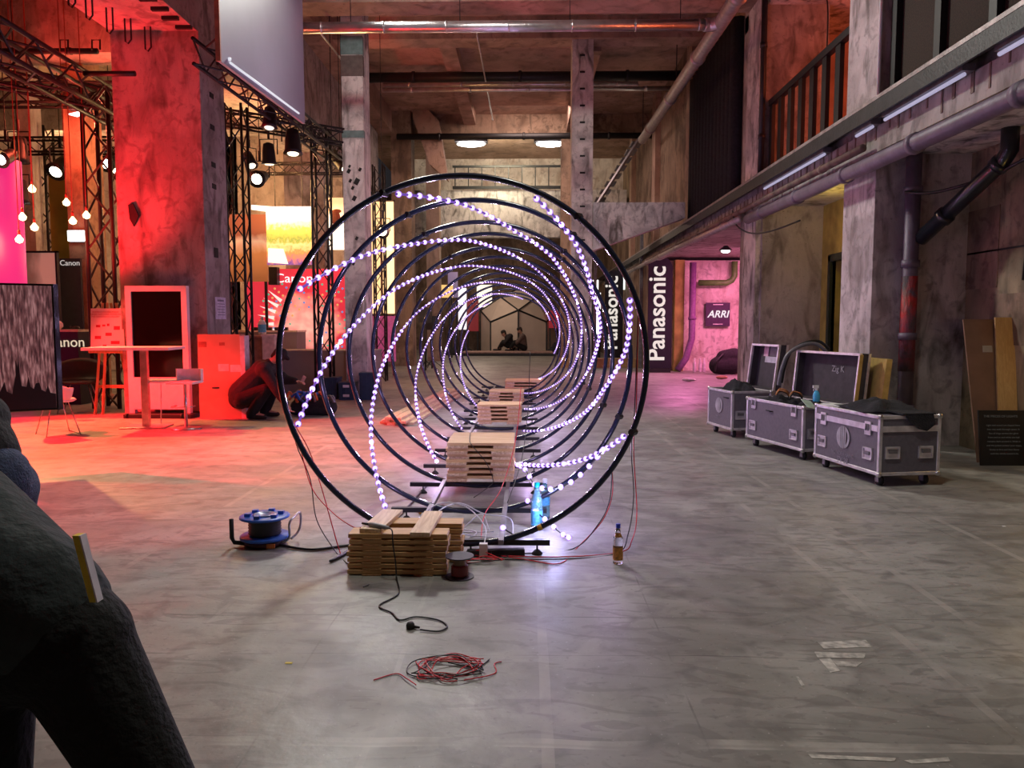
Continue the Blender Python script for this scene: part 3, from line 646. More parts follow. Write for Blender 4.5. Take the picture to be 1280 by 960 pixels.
board(-.665, -.55, 4.29, 4.80, z, z + T, 'loose pale board on top right of front timber pile', M_wy, 'loose boards on the front pile', rz=-.03)
ztop = z
ROW = {2: ['front', 'rear'], 3: ['front', 'middle', 'rear']}
def pile(x0, x1, y0, y1, z0, n, T, nm, gr, rows=4):
    z = z0
    for L_ in range(n):
        for side, xa, xb in (('left', x0, x0 + .17), ('right', x1 - .17, x1)):
            j = R.uniform(-.012, .012); board(xa + j, xb + j, y0 - .01 + j, y1, z, z + T - .001, f'{ORD[L_]} {side} spacer board in {nm}', M_wy, gr)
        z += T
        wd = (y1 - y0) / rows
        for r_ in range(rows):
            j = R.uniform(-.008, .008); board(x0 - .01 + j, x1 + .01 + j, y0 + r_ * wd, y0 + (r_ + 1) * wd - .006, z, z + T - .001, f'{ORD[L_] if L_ < n - 1 else "top"} layer {ROW[rows][r_]} crossing board in {nm}', M_wx, gr + ' layers' )
        z += T
    return z
pile(-.675, -.13, 6.38, 7.02, .126, 7, .0235, 'tall pile on the rails', 'boards of the tall pile on rails', 3)
pile(-.66, -.10, 10.1, 10.55, .126, 5, .026, 'second pile along the rails', 'boards of second pile on rails', 2)
pile(-.64, -.08, 12.7, 13.2, .126, 4, .026, 'third pile along the rails', 'boards of third pile on rails', 2)
pile(-.45, .35, 15.4, 16.2, .126, 3, .03, 'farthest pile behind the rails', 'boards of farthest pile', 2)
for k in range(3):
    for j in range(4 - k):
        x = -1.92 + j * .13 + k * .05; y0 = 10.9 + R.uniform(-.15, .2)
        board(x - .06, x + .06, y0, y0 + 5.0, k * .04, k * .04 + .038, f'{ORD[k]} layer plank, {ORD[j] if j else "first"} from the left, pile beside the hoops', M_wy, 'long planks left of the hoops', rz=-.07)

# ================================================================ LOOSE ITEMS ON THE FLOOR
# cable reel
p = F(321, 689); cr = thing('cable_reel', 'blue cable reel with black cable left of the timber pile', 'cable reel', (p.x, p.y + .16, 0), .1)
part(cr, 'base_box', MB().lathe([(.12, 0), (.135, .01), (.135, .035), (.12, .045)], 28), mat('dark_red_plastic', (.05, .01, .015), .4), True)
part(cr, 'lower_flange', MB().lathe([(.155, .045), (.16, .05), (.16, .062), (.155, .066)], 36), M_blue, True)
w_ = part(cr, 'wound_cable', MB().lathe([(.085, .066), (.098, .07)] + [(.10 + .006 * (k % 2), .07 + k * .0095) for k in range(1, 12)] + [(.085, .178)], 28), mat('cable_black', (.02, .017, .017), .5), True)
tf = part(cr, 'upper_flange', MB().lathe([(.145, .178), (.16, .182), (.16, .192), (.145, .196)], 36), M_blue, True)
sub(cr, tf, 'hub_dial', MB().lathe([(.075, .196), (.075, .204), (.055, .206), (.05, .2)], 24), mat('clear_dial', (.25, .33, .5), .2), True)
for a in range(6):
    sub(cr, tf, 'socket_cap', MB().box(-.018, .018, -.018, .018, .196, .216), M_blue).location = (.105 * math.cos(a * PI/3 + .3), .105 * math.sin(a * PI/3 + .3), 0)
part(cr, 'rubber_grip', MB().tube([(-.10, -.05, .02), (-.185, -.05, .03), (-.20, -.05, .06), (-.20, -.05, .185)], .014, 10), M_rubber, True)
part(cr, 'chrome_frame', MB().tube(smoothline([(.10, -.05, .02), (.165, -.05, .05), (.17, -.05, .15), (.20, .0, .19), (.215, .07, .19), (.215, .09, .12), (.20, .08, .06), (.16, .04, .02)], 5), .008, 8), M_steel, True)
part(cr, 'orange_outlet', MB().box(.04, .09, -.137, -.12, .008, .035), mat('orange_plastic', (.7, .2, .03), .4))
x, y = p.x, p.y + .13
cable_pts = [(x + .10, y - .02, .012), (x + .35, y - .12, .01), (x + .60, y - .02, .01), (-1.2, 4.55, .012), (-1.1, 4.85, .012), (-1.02, 5.2, .012), (-.95, 5.9, .012), (-.9, 6.8, .012)]
single('power_cable', MB().tube(smoothline(cable_pts, 8), .009, 8), M_wire, 'thick black cable running from blue reel to behind the timber', 'cable', smooth=True)
# spool of enamelled wire
p = F(573, 727); sp = thing('wire_spool', 'small spool of copper coloured wire standing beside the timber pile', 'spool', (p.x, p.y + .08, 0))
for z0 in (0, .12): part(sp, 'flange', MB().lathe([(.012, z0), (.082, z0), (.082, z0 + .006), (.012, z0 + .006)], 28), mat('dark_card_disc', (.08, .07, .09), .6), False)
part(sp, 'core', MB().lathe([(.036, .006), (.036, .12)], 20), mat('spool_core', (.38, .26, .18), .7), True)
part(sp, 'wound_wire', MB().lathe([(.042, .01)] + [(.047 + .004 * (k % 2), .012 + k * .006) for k in range(10)] + [(.042, .074)], 20), mat('copper_red_wire', (.25, .02, .02), .35), True)
# bottle of orange drink
def bottle(label, x, y, h, r, body, lab, cap, labz=(.28, .55), glass=True, name='drink_bottle', group=None, fill=None):
    b = thing(name, label, 'bottle', (x, y, 0) if not isinstance(x, Vector) else tuple(x), 0, group)
    part(b, 'body', MB().lathe([(r*.3, .004), (r*.9, 0), (r, h*.04), (r, h*.28), (r*.985, h*.3), (r*.985, h*.54), (r, h*.56), (r*.9, h*.64), (r*.48, h*.78), (r*.42, h*.9)], 22), body, True)
    part(b, 'label_band', MB().lathe([(r*1.005, h*labz[0]), (r*1.01, h*labz[1])], 22, cap=False), lab, True)
    part(b, 'cap', MB().lathe([(r*.45, h*.9), (r*.47, h*.91), (r*.47, h*.99), (r*.4, h)], 16), cap, True)
    return b
glass = mat('clear_glass', (.85, .88, .9), .05, 0, .03, 5, trans=1.0)
p = F(773, 706); b_ = bottle('glass bottle with orange label and blue cap standing alone on floor', p.x, p.y + .03, .245, .031, glass, mat('orange_label', (.75, .33, .06), .5, 0, .5, 60), mat('cap_blue', (.02, .05, .5), .3), (.1, .42))
part(b_, 'neck_label', MB().lathe([(.022, .165), (.017, .183)], 18, cap=False), mat('orange_label', (0, 0, 0)), True)
pet = mat('blue_tinted_plastic', (.35, .75, .95), .08, 0, .1, 30, .1, trans=.75)
p = F(671, 662); bottle('large blue tinted water bottle standing on floor inside nearest hoop', p.x, p.y + .04, .33, .042, pet, mat('blue_label', (.10, .45, .75), .4, 0, .4, 50), mat('cap_cyan', (.0, .45, .5), .3), (.08, .4))
p = F(678, 652); b_ = bottle('second blue water bottle just behind the first one', p.x + .02, p.y + .1, .30, .038, pet, mat('blue_label', (0, 0, 0)), mat('cap_white', (.8, .8, .8), .3), (.35, .55))
# soldering iron style power cord with plug
pp = [F(452, 660, ztop + .03), F(470, 664, ztop + .03), F(488, 668, ztop + .02)]
zz = ztop + T
cord = thing('soldering_iron', 'grey handled soldering iron with black cord and plug draped over front timber pile', 'soldering iron', (-.8, 4.2, 0))
g0 = Vector((-.93, 4.42, zz + .012)); g1 = Vector((-.80, 4.34, zz + .012))
part(cord, 'grey_handle', MB().tube([g0, g0.lerp(g1, .2), g0.lerp(g1, .8), g1], [.012, .015, .013, .007], 12), mat('grey_grip', (.3, .29, .3), .5), True, True)
part(cord, 'iron_tip', MB().tube([g0, g0 + Vector((-.05, .03, -.002))], [.009, .006], 8), M_black, True, True)
cp = [tuple(g1), (-.775, 4.30, zz + .005), (-.765, 4.262, .21), (-.75, 4.255, .10), (-.745, 4.25, .015), tuple(F(498, 742, .006)), tuple(F(474, 757, .006)), tuple(F(490, 766, .006)), tuple(F(500, 775, .006)), tuple(F(520, 771, .006)), tuple(F(548, 775, .006)), tuple(F(559, 783, .006)), tuple(F(548, 789, .006)), tuple(F(525, 787, .008))]
part(cord, 'cord', MB().tube(smoothline(cp, 7), .0042, 7), M_wire, True, True)
q = F(513, 786); part(cord, 'plug', MB().lathe([(.012, .0), (.02, .004), (.021, .02), (.014, .032)], 14, (q.x, q.y, 0)).tube([(q.x + .015, q.y, .01), (q.x + .045, q.y - .006, .009)], [.009, .005], 8), M_rubber, True, True)
# tangle of thin red and black wire
def tangle(name, label, cx, cy, rx, ry, nloops, seed, mats, zamp=.03, r=.0026, z0=.004):
    q = random.Random(seed); t = thing(name, label, 'wire', (cx, cy, 0))
    for m_, nl in mats:
        pts = []
        for k in range(nl * 6):
            a = k * PI / 3 + q.uniform(-.5, .5); s_ = q.uniform(.45, 1.0)
            pts.append((cx + rx * s_ * math.cos(a) + q.uniform(-.1, .1) * rx, cy + ry * s_ * math.sin(a), z0 + abs(q.gauss(0, zamp)) * .6))
        part(t, 'wire', MB().tube(smoothline(pts, 6), r, 5), m_, True, True)
    return t
p = F(558, 838); t = tangle('wire_tangle', 'loose tangle of thin red and black wire on the open floor', p.x, p.y, .17, .13, 4, 5, ((M_red, 4), (M_red, 2), (M_wire, 3)), .022)
part(t, 'loose_end', MB().tube(smoothline([tuple(F(467, 850, .004)), tuple(F(495, 842, .004)), tuple(F(508, 848, .01)), tuple(F(520, 856, .01))], 6), .0026, 5), M_red, True, True)
part(t, 'loose_end', MB().tube(smoothline([tuple(F(560, 828, .01)), tuple(F(595, 834, .004)), tuple(F(612, 824, .004))], 6), .0026, 5), M_wire, True, True)
part(t, 'loose_end', MB().tube(smoothline([tuple(F(580, 850, .01)), tuple(F(618, 842, .004)), tuple(F(618, 830, .004)), tuple(F(627, 827, .004))], 6), .0026, 5), M_red, True, True)
# white cables and adapter
t = tangle('wire_tangle', 'bundle of white cables behind the front timber pile', -.48, 5.05, .30, .30, 3, 11, ((mat('white_cable', (.7, .7, .75), .4), 2), (mat('white_cable', (0, 0, 0)), 1)), .09, .005)
single('power_adapter', MB().box(-.30, -.25, 4.66, 4.70, .0, .09), M_white, 'small white adapter box beside nearest crossbar', 'adapter')
# power strip
single('power_strip', MB().obox((-.20, 4.72, .02), (.36, .05, .04), Euler((0, 0, .12)).to_matrix()), M_black, 'black power strip lying under the nearest hoop', 'power strip')
# red and black feed wires
def wires(label, sets, r=.0035):
    t = thing('feed_wire', label, 'wire', tuple(sets[0][1][0]))
    for m_, pts in sets: part(t, 'wire', MB().tube(smoothline(pts, 8), r, 5), m_, True, True)
    return t
def ringp(i, deg, dr=0.0): x, y, z, r = RINGS[i]; a = math.radians(deg); return (x + (r + dr) * math.cos(a), y, z + (r + dr) * math.sin(a))
for dx in (0,):
    f1 = F(775, 690, .006); f2 = F(700, 696, .006); f3 = F(600, 694, .006)
    wires('red and black wires dropping from right side of nearest hoop to the floor', ((M_red, [ringp(0, 18), (ringp(0, 18)[0] + .03, 5.0, .9), W(792, 560, 5.1), W(796, 640, 4.95), W(790, 675, 4.75), tuple(f1), tuple(f2), tuple(f3), (-.42, 4.62, .02)]),
          (M_wire, [ringp(0, 18), (ringp(0, 18)[0] + .02, 5.0, .9), W(789, 560, 5.1), W(792, 620, 5.0), W(785, 668, 4.8), tuple(F(770, 692, .006)), tuple(F(700, 699, .006)), tuple(F(610, 699, .006)), (-.45, 4.6, .02)])))
    wires('red and black wires from lower right of nearest hoop', ((M_red, [ringp(0, -35), W(765, 620, 5.0), W(752, 652, 4.9), tuple(F(722, 684, .006)), tuple(F(700, 704, .006)), tuple(F(660, 700, .006)), tuple(F(600, 690, .006))]), (M_wire, [ringp(0, -35), W(762, 625, 5.0), W(748, 655, 4.9), tuple(F(716, 686, .006)), tuple(F(650, 692, .006)), tuple(F(600, 697, .006))])))
    wires('thin wires looping from left side of nearest hoop to timber pile', ((M_red, [ringp(0, 200), W(375, 560, 5.0), W(390, 610, 4.95), W(415, 640, 4.8), W(440, 658, 4.6), (-.98, 4.45, ztop + .01)]), (M_wire, [ringp(0, 200), W(372, 560, 5.0), W(388, 600, 5.0), W(396, 650, 4.9), tuple(F(420, 690, .006)), (-1.08, 4.5, .01)]),
          (M_red, [ringp(0, 196), W(385, 560, 5.0), W(402, 610, 4.9), tuple(F(425, 690, .006)), (-1.05, 4.42, .01)])))
    wires('wires draped down the front of tall board pile', ((M_wire, [(-.52, 6.9, .47), (-.5, 6.55, .463), (-.47, 6.36, .44), (-.35, 6.33, .30), (-.29, 6.33, .15), (-.32, 6.2, .12), (-.42, 5.9, .10)]), (M_red, [(-.06, 6.7, .9), (-.1, 6.3, .5), (-.2, 5.8, .2), (-.3, 5.3, .12), (-.3, 4.9, .03), (-.25, 4.7, .06)]), (M_wire, [(.02, 7.0, 1.2), (.0, 6.7, .7), (-.05, 6.2, .35), (-.15, 5.6, .13)])))
t = tangle('wire_tangle', 'tangle of red wires beside the white adapter and spool', -.32, 4.62, .22, .10, 3, 21, ((M_red, 4), (M_wire, 2)), .03, .003)
for k, (px, py, c) in enumerate(((641, 604, 0), (427, 618, 1), (361, 829, 2), (683, 754, 3))):
    pass
single('paper_scrap', MB().box(-.015, .015, -.008, .008, 0, .002), mat('yellow_scrap', (.8, .6, .1), .7), 'tiny yellow scrap on the floor left of centre', 'scrap', loc=tuple(F(361, 829, .0)))
single('paper_scrap', MB().box(-.015, .015, -.008, .008, 0, .002), mat('green_scrap', (.1, .5, .2), .7), 'tiny green scrap on the floor left of nearest hoop', 'scrap', loc=tuple(F(427, 618, .0)))
single('paper_scrap', MB().box(-.01, .01, -.008, .008, 0, .002), mat('white_scrap', (.8, .8, .8), .7), 'tiny white scrap on floor in front of flight cases', 'scrap', loc=tuple(F(1255, 658, .0)))
single('screw', MB().cyl((-.012, -.02, .004), (.01, .015, .006), .004, n=8), M_grey, 'small screw on floor in front of timber pile', 'screw', loc=tuple(F(458, 733, .0)))
# yellow tape roll marker near the second bar
single('yellow_clip', MB().tube([(-.86, 5.9, .005), (-.84, 5.82, .03), (-.82, 5.76, .01)], .012, 8), mat('yellow_tape', (0, 0, 0)), 'small yellow strap on floor under second crossbar', 'strap', smooth=True)

# ================================================================ FLIGHT CASES
def flight_case(label, near, far, wd, zb, zt, lid, logo=True, latches=True, small=False):
    """near / far: bottom corners of the lit long side (world x, y); wd = short side"""
    A = Vector((near[0], near[1], 0)); B = Vector((far[0], far[1], 0)); Lg = (B - A).length; d = (B - A).normalized()
    rz = math.atan2(-d.x, d.y)   # local +Y along the long side, local +X to the right
    c = thing('flight_case', label, 'flight case', tuple(A), rz, 'flight cases along the right wall')
    h = zt - zb; e = .032
    top = zt if lid == 'closed' else zt
    split = zt - .12
    if lid == 'closed':
        part(c, 'body', MB().box(.008, wd - .008, .008, Lg - .008, zb + .006, split - .004), M_case)
        part(c, 'lid', MB().box(.008, wd - .008, .008, Lg - .008, split + .004, zt - .006), M_case)
    else:
        t_ = .014; m = MB().box(.008, wd - .008, .008, Lg - .008, zb + .006, zb + .03)
        m.box(.008, .008 + t_, .008, Lg - .008, zb, zt - .004).box(wd - .008 - t_, wd - .008, .008, Lg - .008, zb, zt - .004)
        m.box(.008, wd - .008, .008, .008 + t_, zb, zt - .004).box(.008, wd - .008, Lg - .008 - t_, Lg - .008, zb, zt - .004)
        part(c, 'body', m, M_case)
    def rail(x0, x1, y0, y1, z0, z1): bev(part(c, 'edge_rail', MB().box(x0, x1, y0, y1, z0, z1), M_alu), .004, 1)
    zs = [zb, zt - e] if lid != 'closed' else [zb, zt - e]
    for z0 in zs:
        rail(0, e if (z0 == zb or lid == 'closed') else .024, 0, Lg, z0, z0 + e); rail(wd - e, wd, 0, Lg, z0, z0 + e)
        rail(e, wd - e, 0, e if (z0 == zb or lid == 'closed') else .024, z0, z0 + e); rail(e, wd - e, Lg - e, Lg, z0, z0 + e)
    for x0 in (0, wd - e):
        for y0 in (0, Lg - e): rail(x0, x0 + e, y0, y0 + e, zb, zt)
    if lid == 'closed':
        m_ = MB().box(-.002, .01, e, Lg - e, split - .026, split + .026).box(wd - .01, wd + .002, e, Lg - e, split - .026, split + .026).box(e, wd - e, -.002, .01, split - .026, split + .026)
        part(c, 'valance', m_, M_alu)
    for x0 in (.012, wd - .012):
        for y0 in (.012, Lg - .012):
            for z0 in (zb + .012, zt - .012): part(c, 'ball_corner', MB().ball((x0, y0, z0), .026, 10), M_steel, True)
    # recessed handles and butterfly latches (dish plate + bail)
    def handle(ax, u, z0):
        w2, h2 = .07, .055
        if ax == 'x':
            pl = part(c, 'handle_plate', MB().box(-.006, .004, u - w2, u + w2, z0 - h2, z0 - h2 + .012).box(-.006, .004, u - w2, u + w2, z0 + h2 - .012, z0 + h2).box(-.006, .004, u - w2, u - w2 + .012, z0 - h2, z0 + h2).box(-.006, .004, u + w2 - .012, u + w2, z0 - h2, z0 + h2).box(.003, .0075, u - w2, u + w2, z0 - h2, z0 + h2), M_alu)
            sub(c, pl, 'bail', MB().box(-.014, -.002, u - .04, u + .04, z0 - .01, z0 + .022), M_grey)
        else:
            pl = part(c, 'handle_plate', MB().box(u - w2, u + w2, -.006, .004, z0 - h2, z0 - h2 + .012).box(u - w2, u + w2, -.006, .004, z0 + h2 - .012, z0 + h2).box(u - w2, u - w2 + .012, -.006, .004, z0 - h2, z0 + h2).box(u + w2 - .012, u + w2, -.006, .004, z0 - h2, z0 + h2).box(u - w2, u + w2, .003, .0075, z0 - h2, z0 + h2), M_alu)
            sub(c, pl, 'bail', MB().box(u - .04, u + .04, -.014, -.002, z0 - .005, z0 + .027), M_grey)
    def latch(u, z0):
        pl = part(c, 'latch_plate', MB().box(-.008, .004, u - .045, u + .045, z0 - .07, z0 + .05), M_alu)
        sub(c, pl, 'latch_wing', MB().tube([(-.012, u - .02, z0 - .03), (-.016, u, z0 + .02), (-.012, u + .02, z0 - .03)], .009, 6).box(-.016, -.006, u - .025, u + .025, z0 - .03, z0 + .03), M_grey)
    zh = zb + h * .33
    if not small:
        handle('x', .17, zh); handle('x', Lg - .15, zh)
    handle('y', wd * .22, zh + .03); handle('y', wd * .76, zh + .03)
    if latches:
        for u in (.17, Lg - .17): latch(u, (split if lid == 'closed' else zt - .05))
    for x0 in (.08, wd - .08):
        for y0 in (.10, Lg - .10):
            cs = part(c, 'caster', MB().box(x0 - .04, x0 + .04, y0 - .04, y0 + .04, zb - .008, zb).box(x0 - .026, x0 - .02, y0 - .025, y0 + .025, .03, zb - .006).box(x0 + .02, x0 + .026, y0 - .025, y0 + .025, .03, zb - .006), M_grey)
            sub(c, cs, 'wheel', MB().cyl((x0 - .018, y0, .045), (x0 + .018, y0, .045), .045, n=18), M_rubber, True)
    if logo:
        lm = mat('stencil_grey', (.40, .37, .42), .6); zc = zb + h * (.50 if lid == 'closed' else .58); yc = Lg * .52; r = h * .20
        lg = MB()
        ang = [PI * (.5 - k / 16) for k in range(17)]
        # stencilled emblem: bars and a half ring
        s_ = -1  # towards the near end is the right-hand side as seen
        def Q(u, v): return (-.001, yc - u, zc + v)
        seg = [Q(r * .28 + 0, r * .96), ]
        outer = [Q(r * math.sin(a_), r * math.cos(a_)) for a_ in [.28 + k * (PI - .56) / 14 for k in range(15)]]
        inner = [Q(r * .72 * math.sin(a_), r * .80 * math.cos(a_)) for a_ in [.42 + k * (PI - .84) / 14 for k in range(15)]]
        for k in range(14): lg.poly([outer[k], outer[k+1], inner[k+1], inner[k]], (-.0015, 0, 0))
        for u0, u1 in ((r * .24, r * .42), (-.06 * r, r * .14), (-r * .34, -r * .16)):
            v0, v1 = math.sqrt(r*r - u0*u0) , math.sqrt(r*r - u1*u1)
            lg.poly([Q(u0, v0), Q(u1, v1), Q(u1, -v1), Q(u0, -v0)], (-.0015, 0, 0))
        ol = [Q(-r * math.sin(a_), r * math.cos(a_)) for a_ in [.42 + k * (PI - .84) / 12 for k in range(13)]]
        lg.poly(ol, (-.0015, 0, 0))
        part(c, 'emblem', lg, lm)
        if not small:
            text(c, 'stencil_text', 'VONDERHAND', .055, (-.0015, yc, zc - r - .055), (PI/2, 0, -PI/2), mat('stencil_faint', (.24, .22, .26), .6), .0008)
            text(c, 'stencil_text', 'TV 28', .075, (-.0015, yc, zc - r - .115), (PI/2, 0, -PI/2), mat('stencil_faint', (0, 0, 0)), .0008)
        else: text(c, 'stencil_text', 'TV-11', .05, (-.0015, yc, zc - r - .06), (PI/2, 0, -PI/2), mat('stencil_faint', (.24, .22, .26), .6), .0008)
    return c, Lg
c1, L1 = flight_case('closed flight case nearest the camera with black cloth on its lid', (3.11, 6.80), (2.93, 7.86), .60, .10, .64, 'closed')
c2, L2 = flight_case('middle flight case standing open with its lid upright and spray bottle inside', (2.90, 8.10), (2.62, 9.22), .60, .10, .58, 'open', logo=False)
c3, L3 = flight_case('farthest smaller flight case standing open beside the middle pilaster', (2.58, 9.72), (2.44, 10.42), .55, .10, .60, 'open', latches=False, small=True)
def open_lid(c, wd, Lg, zt, hh, lean=.10, stickers=()):
    m = MB(); x0 = wd + .01
    def q(x, y, z): return (x0 + x + lean * z, y, zt + z)
    def bx(xa, xb, ya, yb, za, zb_): return MB().hexa([q(xa, ya, za), q(xb, ya, za), q(xb, yb, za), q(xa, yb, za), q(xa, ya, zb_), q(xb, ya, zb_), q(xb, yb, zb_), q(xa, yb, zb_)])
    l = part(c, 'open_lid', bx(.11, .125, 0, Lg, 0, hh), M_lid)
    for a in ((0, .11, 0, .015, 0, hh), (0, .11, Lg - .015, Lg, 0, hh), (0, .11, 0, Lg, hh - .015, hh), (0, .11, 0, Lg, 0, .015)): sub(c, l, 'lid_side', bx(*a), M_lid)
    for a in ((-.006, .022, -.006, .022, 0, hh), (-.006, .022, Lg - .022, Lg + .006, 0, hh), (-.006, .022, 0, Lg, hh - .02, hh + .006), (.10, .13, -.006, .02, 0, hh)): sub(c, l, 'lid_rail', bx(*a), M_alu)
    for (ya, yb, za, zb_, mm) in stickers: sub(c, l, 'sticker', bx(.104, .11, ya, yb, za, zb_), mm)
    return l, q
l2, q2 = open_lid(c2, .60, L2, .58, .55)
och = mat('ochre_edge', (.50, .33, .10), .5)
sub(c2, l2, 'ochre_edge', MB().hexa([q2(-.012, -.012, 0), q2(.03, -.012, 0), q2(.03, -.006, 0), q2(-.012, -.006, 0), q2(-.012, -.012, .54), q2(.03, -.012, .54), q2(.03, -.006, .54), q2(-.012, -.006, .54)]), och)
text(c2, 'chalk_writing', 'Zig K', .10, q2(.10, L2 * .42, .36), (PI/2, 0, -PI/2), mat('chalk', (.35, .33, .36), .8), .0008)
l3, q3 = open_lid(c3, .55, L3, .60, .58, .12, stickers=((.08, .68 * L3 + .02, .34, .42, mat('sticker_lilac', (.45, .42, .5), .5)), (.62 * L3, .78 * L3, .42, .56, mat('sticker_pink', (.6, .35, .45), .5)), (.12, .55 * L3, .43, .56, mat('sticker_dark', (.12, .10, .13), .5))))
single('wooden_frame_edge', MB().hexa([(3.66, 8.12, 0), (3.72, 8.12, 0), (3.72, 9.1, 0), (3.66, 9.1, 0), (3.76, 8.12, 1.08), (3.82, 8.12, 1.08), (3.82, 9.1, 1.08), (3.76, 9.1, 1.08)]), och, 'ochre edged board leaning behind the middle open case', 'board')
# hose arching out of the middle case
hs = [W(973, 482, 9.35), W(977, 462, 9.35), W(985, 443, 9.35), W(1002, 432, 9.35), W(1020, 430, 9.35), W(1033, 440, 9.3)]
single('hose', MB().tube(smoothline(hs, 8), .022, 10), mat('grey_hose', (.16, .16, .18), .4), 'grey hose arching between the two open case lids', 'hose', smooth=True)
hs = [p_ + Vector((.05, .04, .03)) for p_ in hs]
single('hose', MB().tube(smoothline(hs, 8), .018, 10), M_black, 'black hose arching behind the grey hose', 'hose', smooth=True)
def heap(name, label, cat, c, sx, sy, sz, seed, m, n=26, loc=None):
    """crumpled cloth: a noisy mound"""
    q = random.Random(seed); mb = MB(); N_ = n; k = 0
    import mathutils
    for i in range(N_ + 1):
        for j in range(N_ + 1):
            u, v = i / N_ * 2 - 1, j / N_ * 2 - 1; r = min(1, math.sqrt(u*u + v*v) * (1 + .18 * math.sin(5 * math.atan2(v, u) + seed)))
            h = max(0, 1 - r ** 2.2); nz = mathutils.noise.noise(Vector((u * 2.2 + seed, v * 2.2, seed * 1.7))) * .75 + .25 * mathutils.noise.noise(Vector((u * 6 + seed, v * 6, 3)))
            mb.v.append((c[0] + u * sx, c[1] + v * sy, c[2] + max(0.0, sz * h * (.85 + .6 * nz) + .010)))
    for i in range(N_):
        for j in range(N_):
            a = i * (N_+1) + j; mb.f.append((a, a + N_ + 1, a + N_ + 2, a + 1))
    b0 = len(mb.v); ring = [i * (N_+1) for i in range(N_+1)] + [N_ * (N_+1) + j for j in range(1, N_+1)] + [i * (N_+1) + N_ for i in range(N_-1, -1, -1)] + [j for j in range(N_-1, 0, -1)]
    for r_ in ring: v = mb.v[r_]; mb.v.append((v[0], v[1], c[2]))
    for i in range(len(ring)):
        j = (i + 1) % len(ring); mb.f.append((ring[i], ring[j], b0 + j, b0 + i))
    mb.f.append(tuple(range(b0, b0 + len(ring))))
    return single(name, mb, m, label, cat, smooth=True)
def L2W(c, p): return c.matrix_basis @ Vector(p)
q = L2W(c1, (.33, .50, .641)); h_ = heap('cloth_bundle', 'crumpled black cloth draped over the closed flight case', 'cloth', tuple(q), .30, .34, .10, 3, M_cloth)
cl_ = MB()
pts = [L2W(c1, v) for v in ((.22, -.022, .655), (.50, -.022, .655), (.52, -.028, .56), (.44, -.026, .50), (.36, -.03, .52), (.26, -.026, .60))]
part(h_, 'hanging_corner', MB().poly(pts, (.002, .02, 0)).poly([L2W(c1, v) for v in ((.2, -.024, .648), (.52, -.024, .648), (.5, .4, .66), (.2, .45, .66))], (0, 0, .012)), M_cloth, world=False)
h_.children[0].location = -Vector(h_.location)
single('paper_sheets', MB().obox(tuple(L2W(c1, (.12, .88, .645))), (.16, .28, .008), Euler((0, 0, .25)).to_matrix()), mat('pale_paper', (.75, .78, .76), .6), 'pale papers on far corner of the closed flight case', 'papers')
q = L2W(c2, (.28, .25, .46)); heap('cloth_bundle', 'black bags and cloth heaped in the middle open case', 'cloth', tuple(q), .22, .24, .16, 8, M_cloth)
q = L2W(c2, (.28, .80, .46)); heap('cloth_bundle', 'dark bundle filling the far end of middle open case', 'cloth', tuple(q), .25, .27, .19, 15, M_cloth)
single('green_sheet', MB().obox(tuple(L2W(c2, (.10, .05, .60))), (.12, .16, .006), Euler((.5, .2, .3)).to_matrix()), mat('pale_green_card', (.45, .6, .5), .4), 'pale green card sticking out of middle open case', 'card')
q = L2W(c3, (.27, .35, .50)); heap('cloth_bundle', 'black clothes overflowing the farthest open case', 'cloth', tuple(q), .24, .30, .20, 22, M_cloth)
for k in range(6):
    q = L2W(c2, (.12 + .06 * (k % 3), .45 + .09 * k, .62 + .02 * (k % 2)))
    single('cable_end', MB().tube(smoothline([q, q + Vector((.05, .03, .05)), q + Vector((.12, .0, .03)), q + Vector((.16, .05, -.01))], 5), .009, 7), mat('orange_cable', (.45, .18, .06), .5) if k % 2 else M_wire, f"{['black', 'orange'][k % 2]} cable end in middle open case, {ORD[k] if k else 'first'} from its near end", 'cable', 'cable ends in the middle case', smooth=True)
q = L2W(c2, (.30, .22, .62)); sb = thing('spray_bottle', 'blue spray bottle with white trigger in the middle open case', 'spray bottle', tuple(q))
part(sb, 'body', MB().lathe([(.03, -.03), (.036, -.02), (.038, .05), (.03, .085), (.013, .11)], 18), mat('blue_liquid', (.08, .45, .75), .15, 0, .1), True)
part(sb, 'spray_head', MB().lathe([(.014, .11), (.016, .135)], 12).box(-.04, .02, -.011, .011, .135, .165), M_white); part(sb, 'trigger', MB().tube([(-.02, 0, .137), (-.032, 0, .115), (-.028, 0, .10)], .005, 6), M_white, True)
# info board and leaning sheets at right
p = F(1226, 582); ib = thing('info_board', 'black information board with white text leaning on the right wall', 'sign', (p.x, p.y, 0))
def leaned(mb_root, w_, h_, lean, th): pass
rot = Euler((-.14, 0, 0)).to_matrix(); cx = .36
part(ib, 'board', MB().hexa([Vector((0, 0, 0)), Vector((.50, 0, 0)), Vector((.50, .02, 0)), Vector((0, .02, 0)), Vector((0, .09, .56)), Vector((.50, .09, .56)), Vector((.50, .11, .56)), Vector((0, .11, .56))]), mat('board_black', (.012, .008, .008), .6))
tp = emis('text_dim', (.3, .27, .24), .12)
text(ib, 'heading', 'THE PIECES OF LIGHTS', .034, (.22, .073, .50), (PI/2 - .16, 0, 0), tp, .0006)
body = ['Light and sound are shaped here', 'into one walk-through space. A', 'line of rings carries the glow', 'from end to end while the hall', 'remains dark around it. Walk in', 'and the pulses answer your steps,', 'slowly at first and then faster', 'until the whole tunnel is lit.']
text(ib, 'body_text', '\n'.join(body), .026, (.245, .040, .265), (PI/2 - .16, 0, 0), tp, .0006, space=1.6)
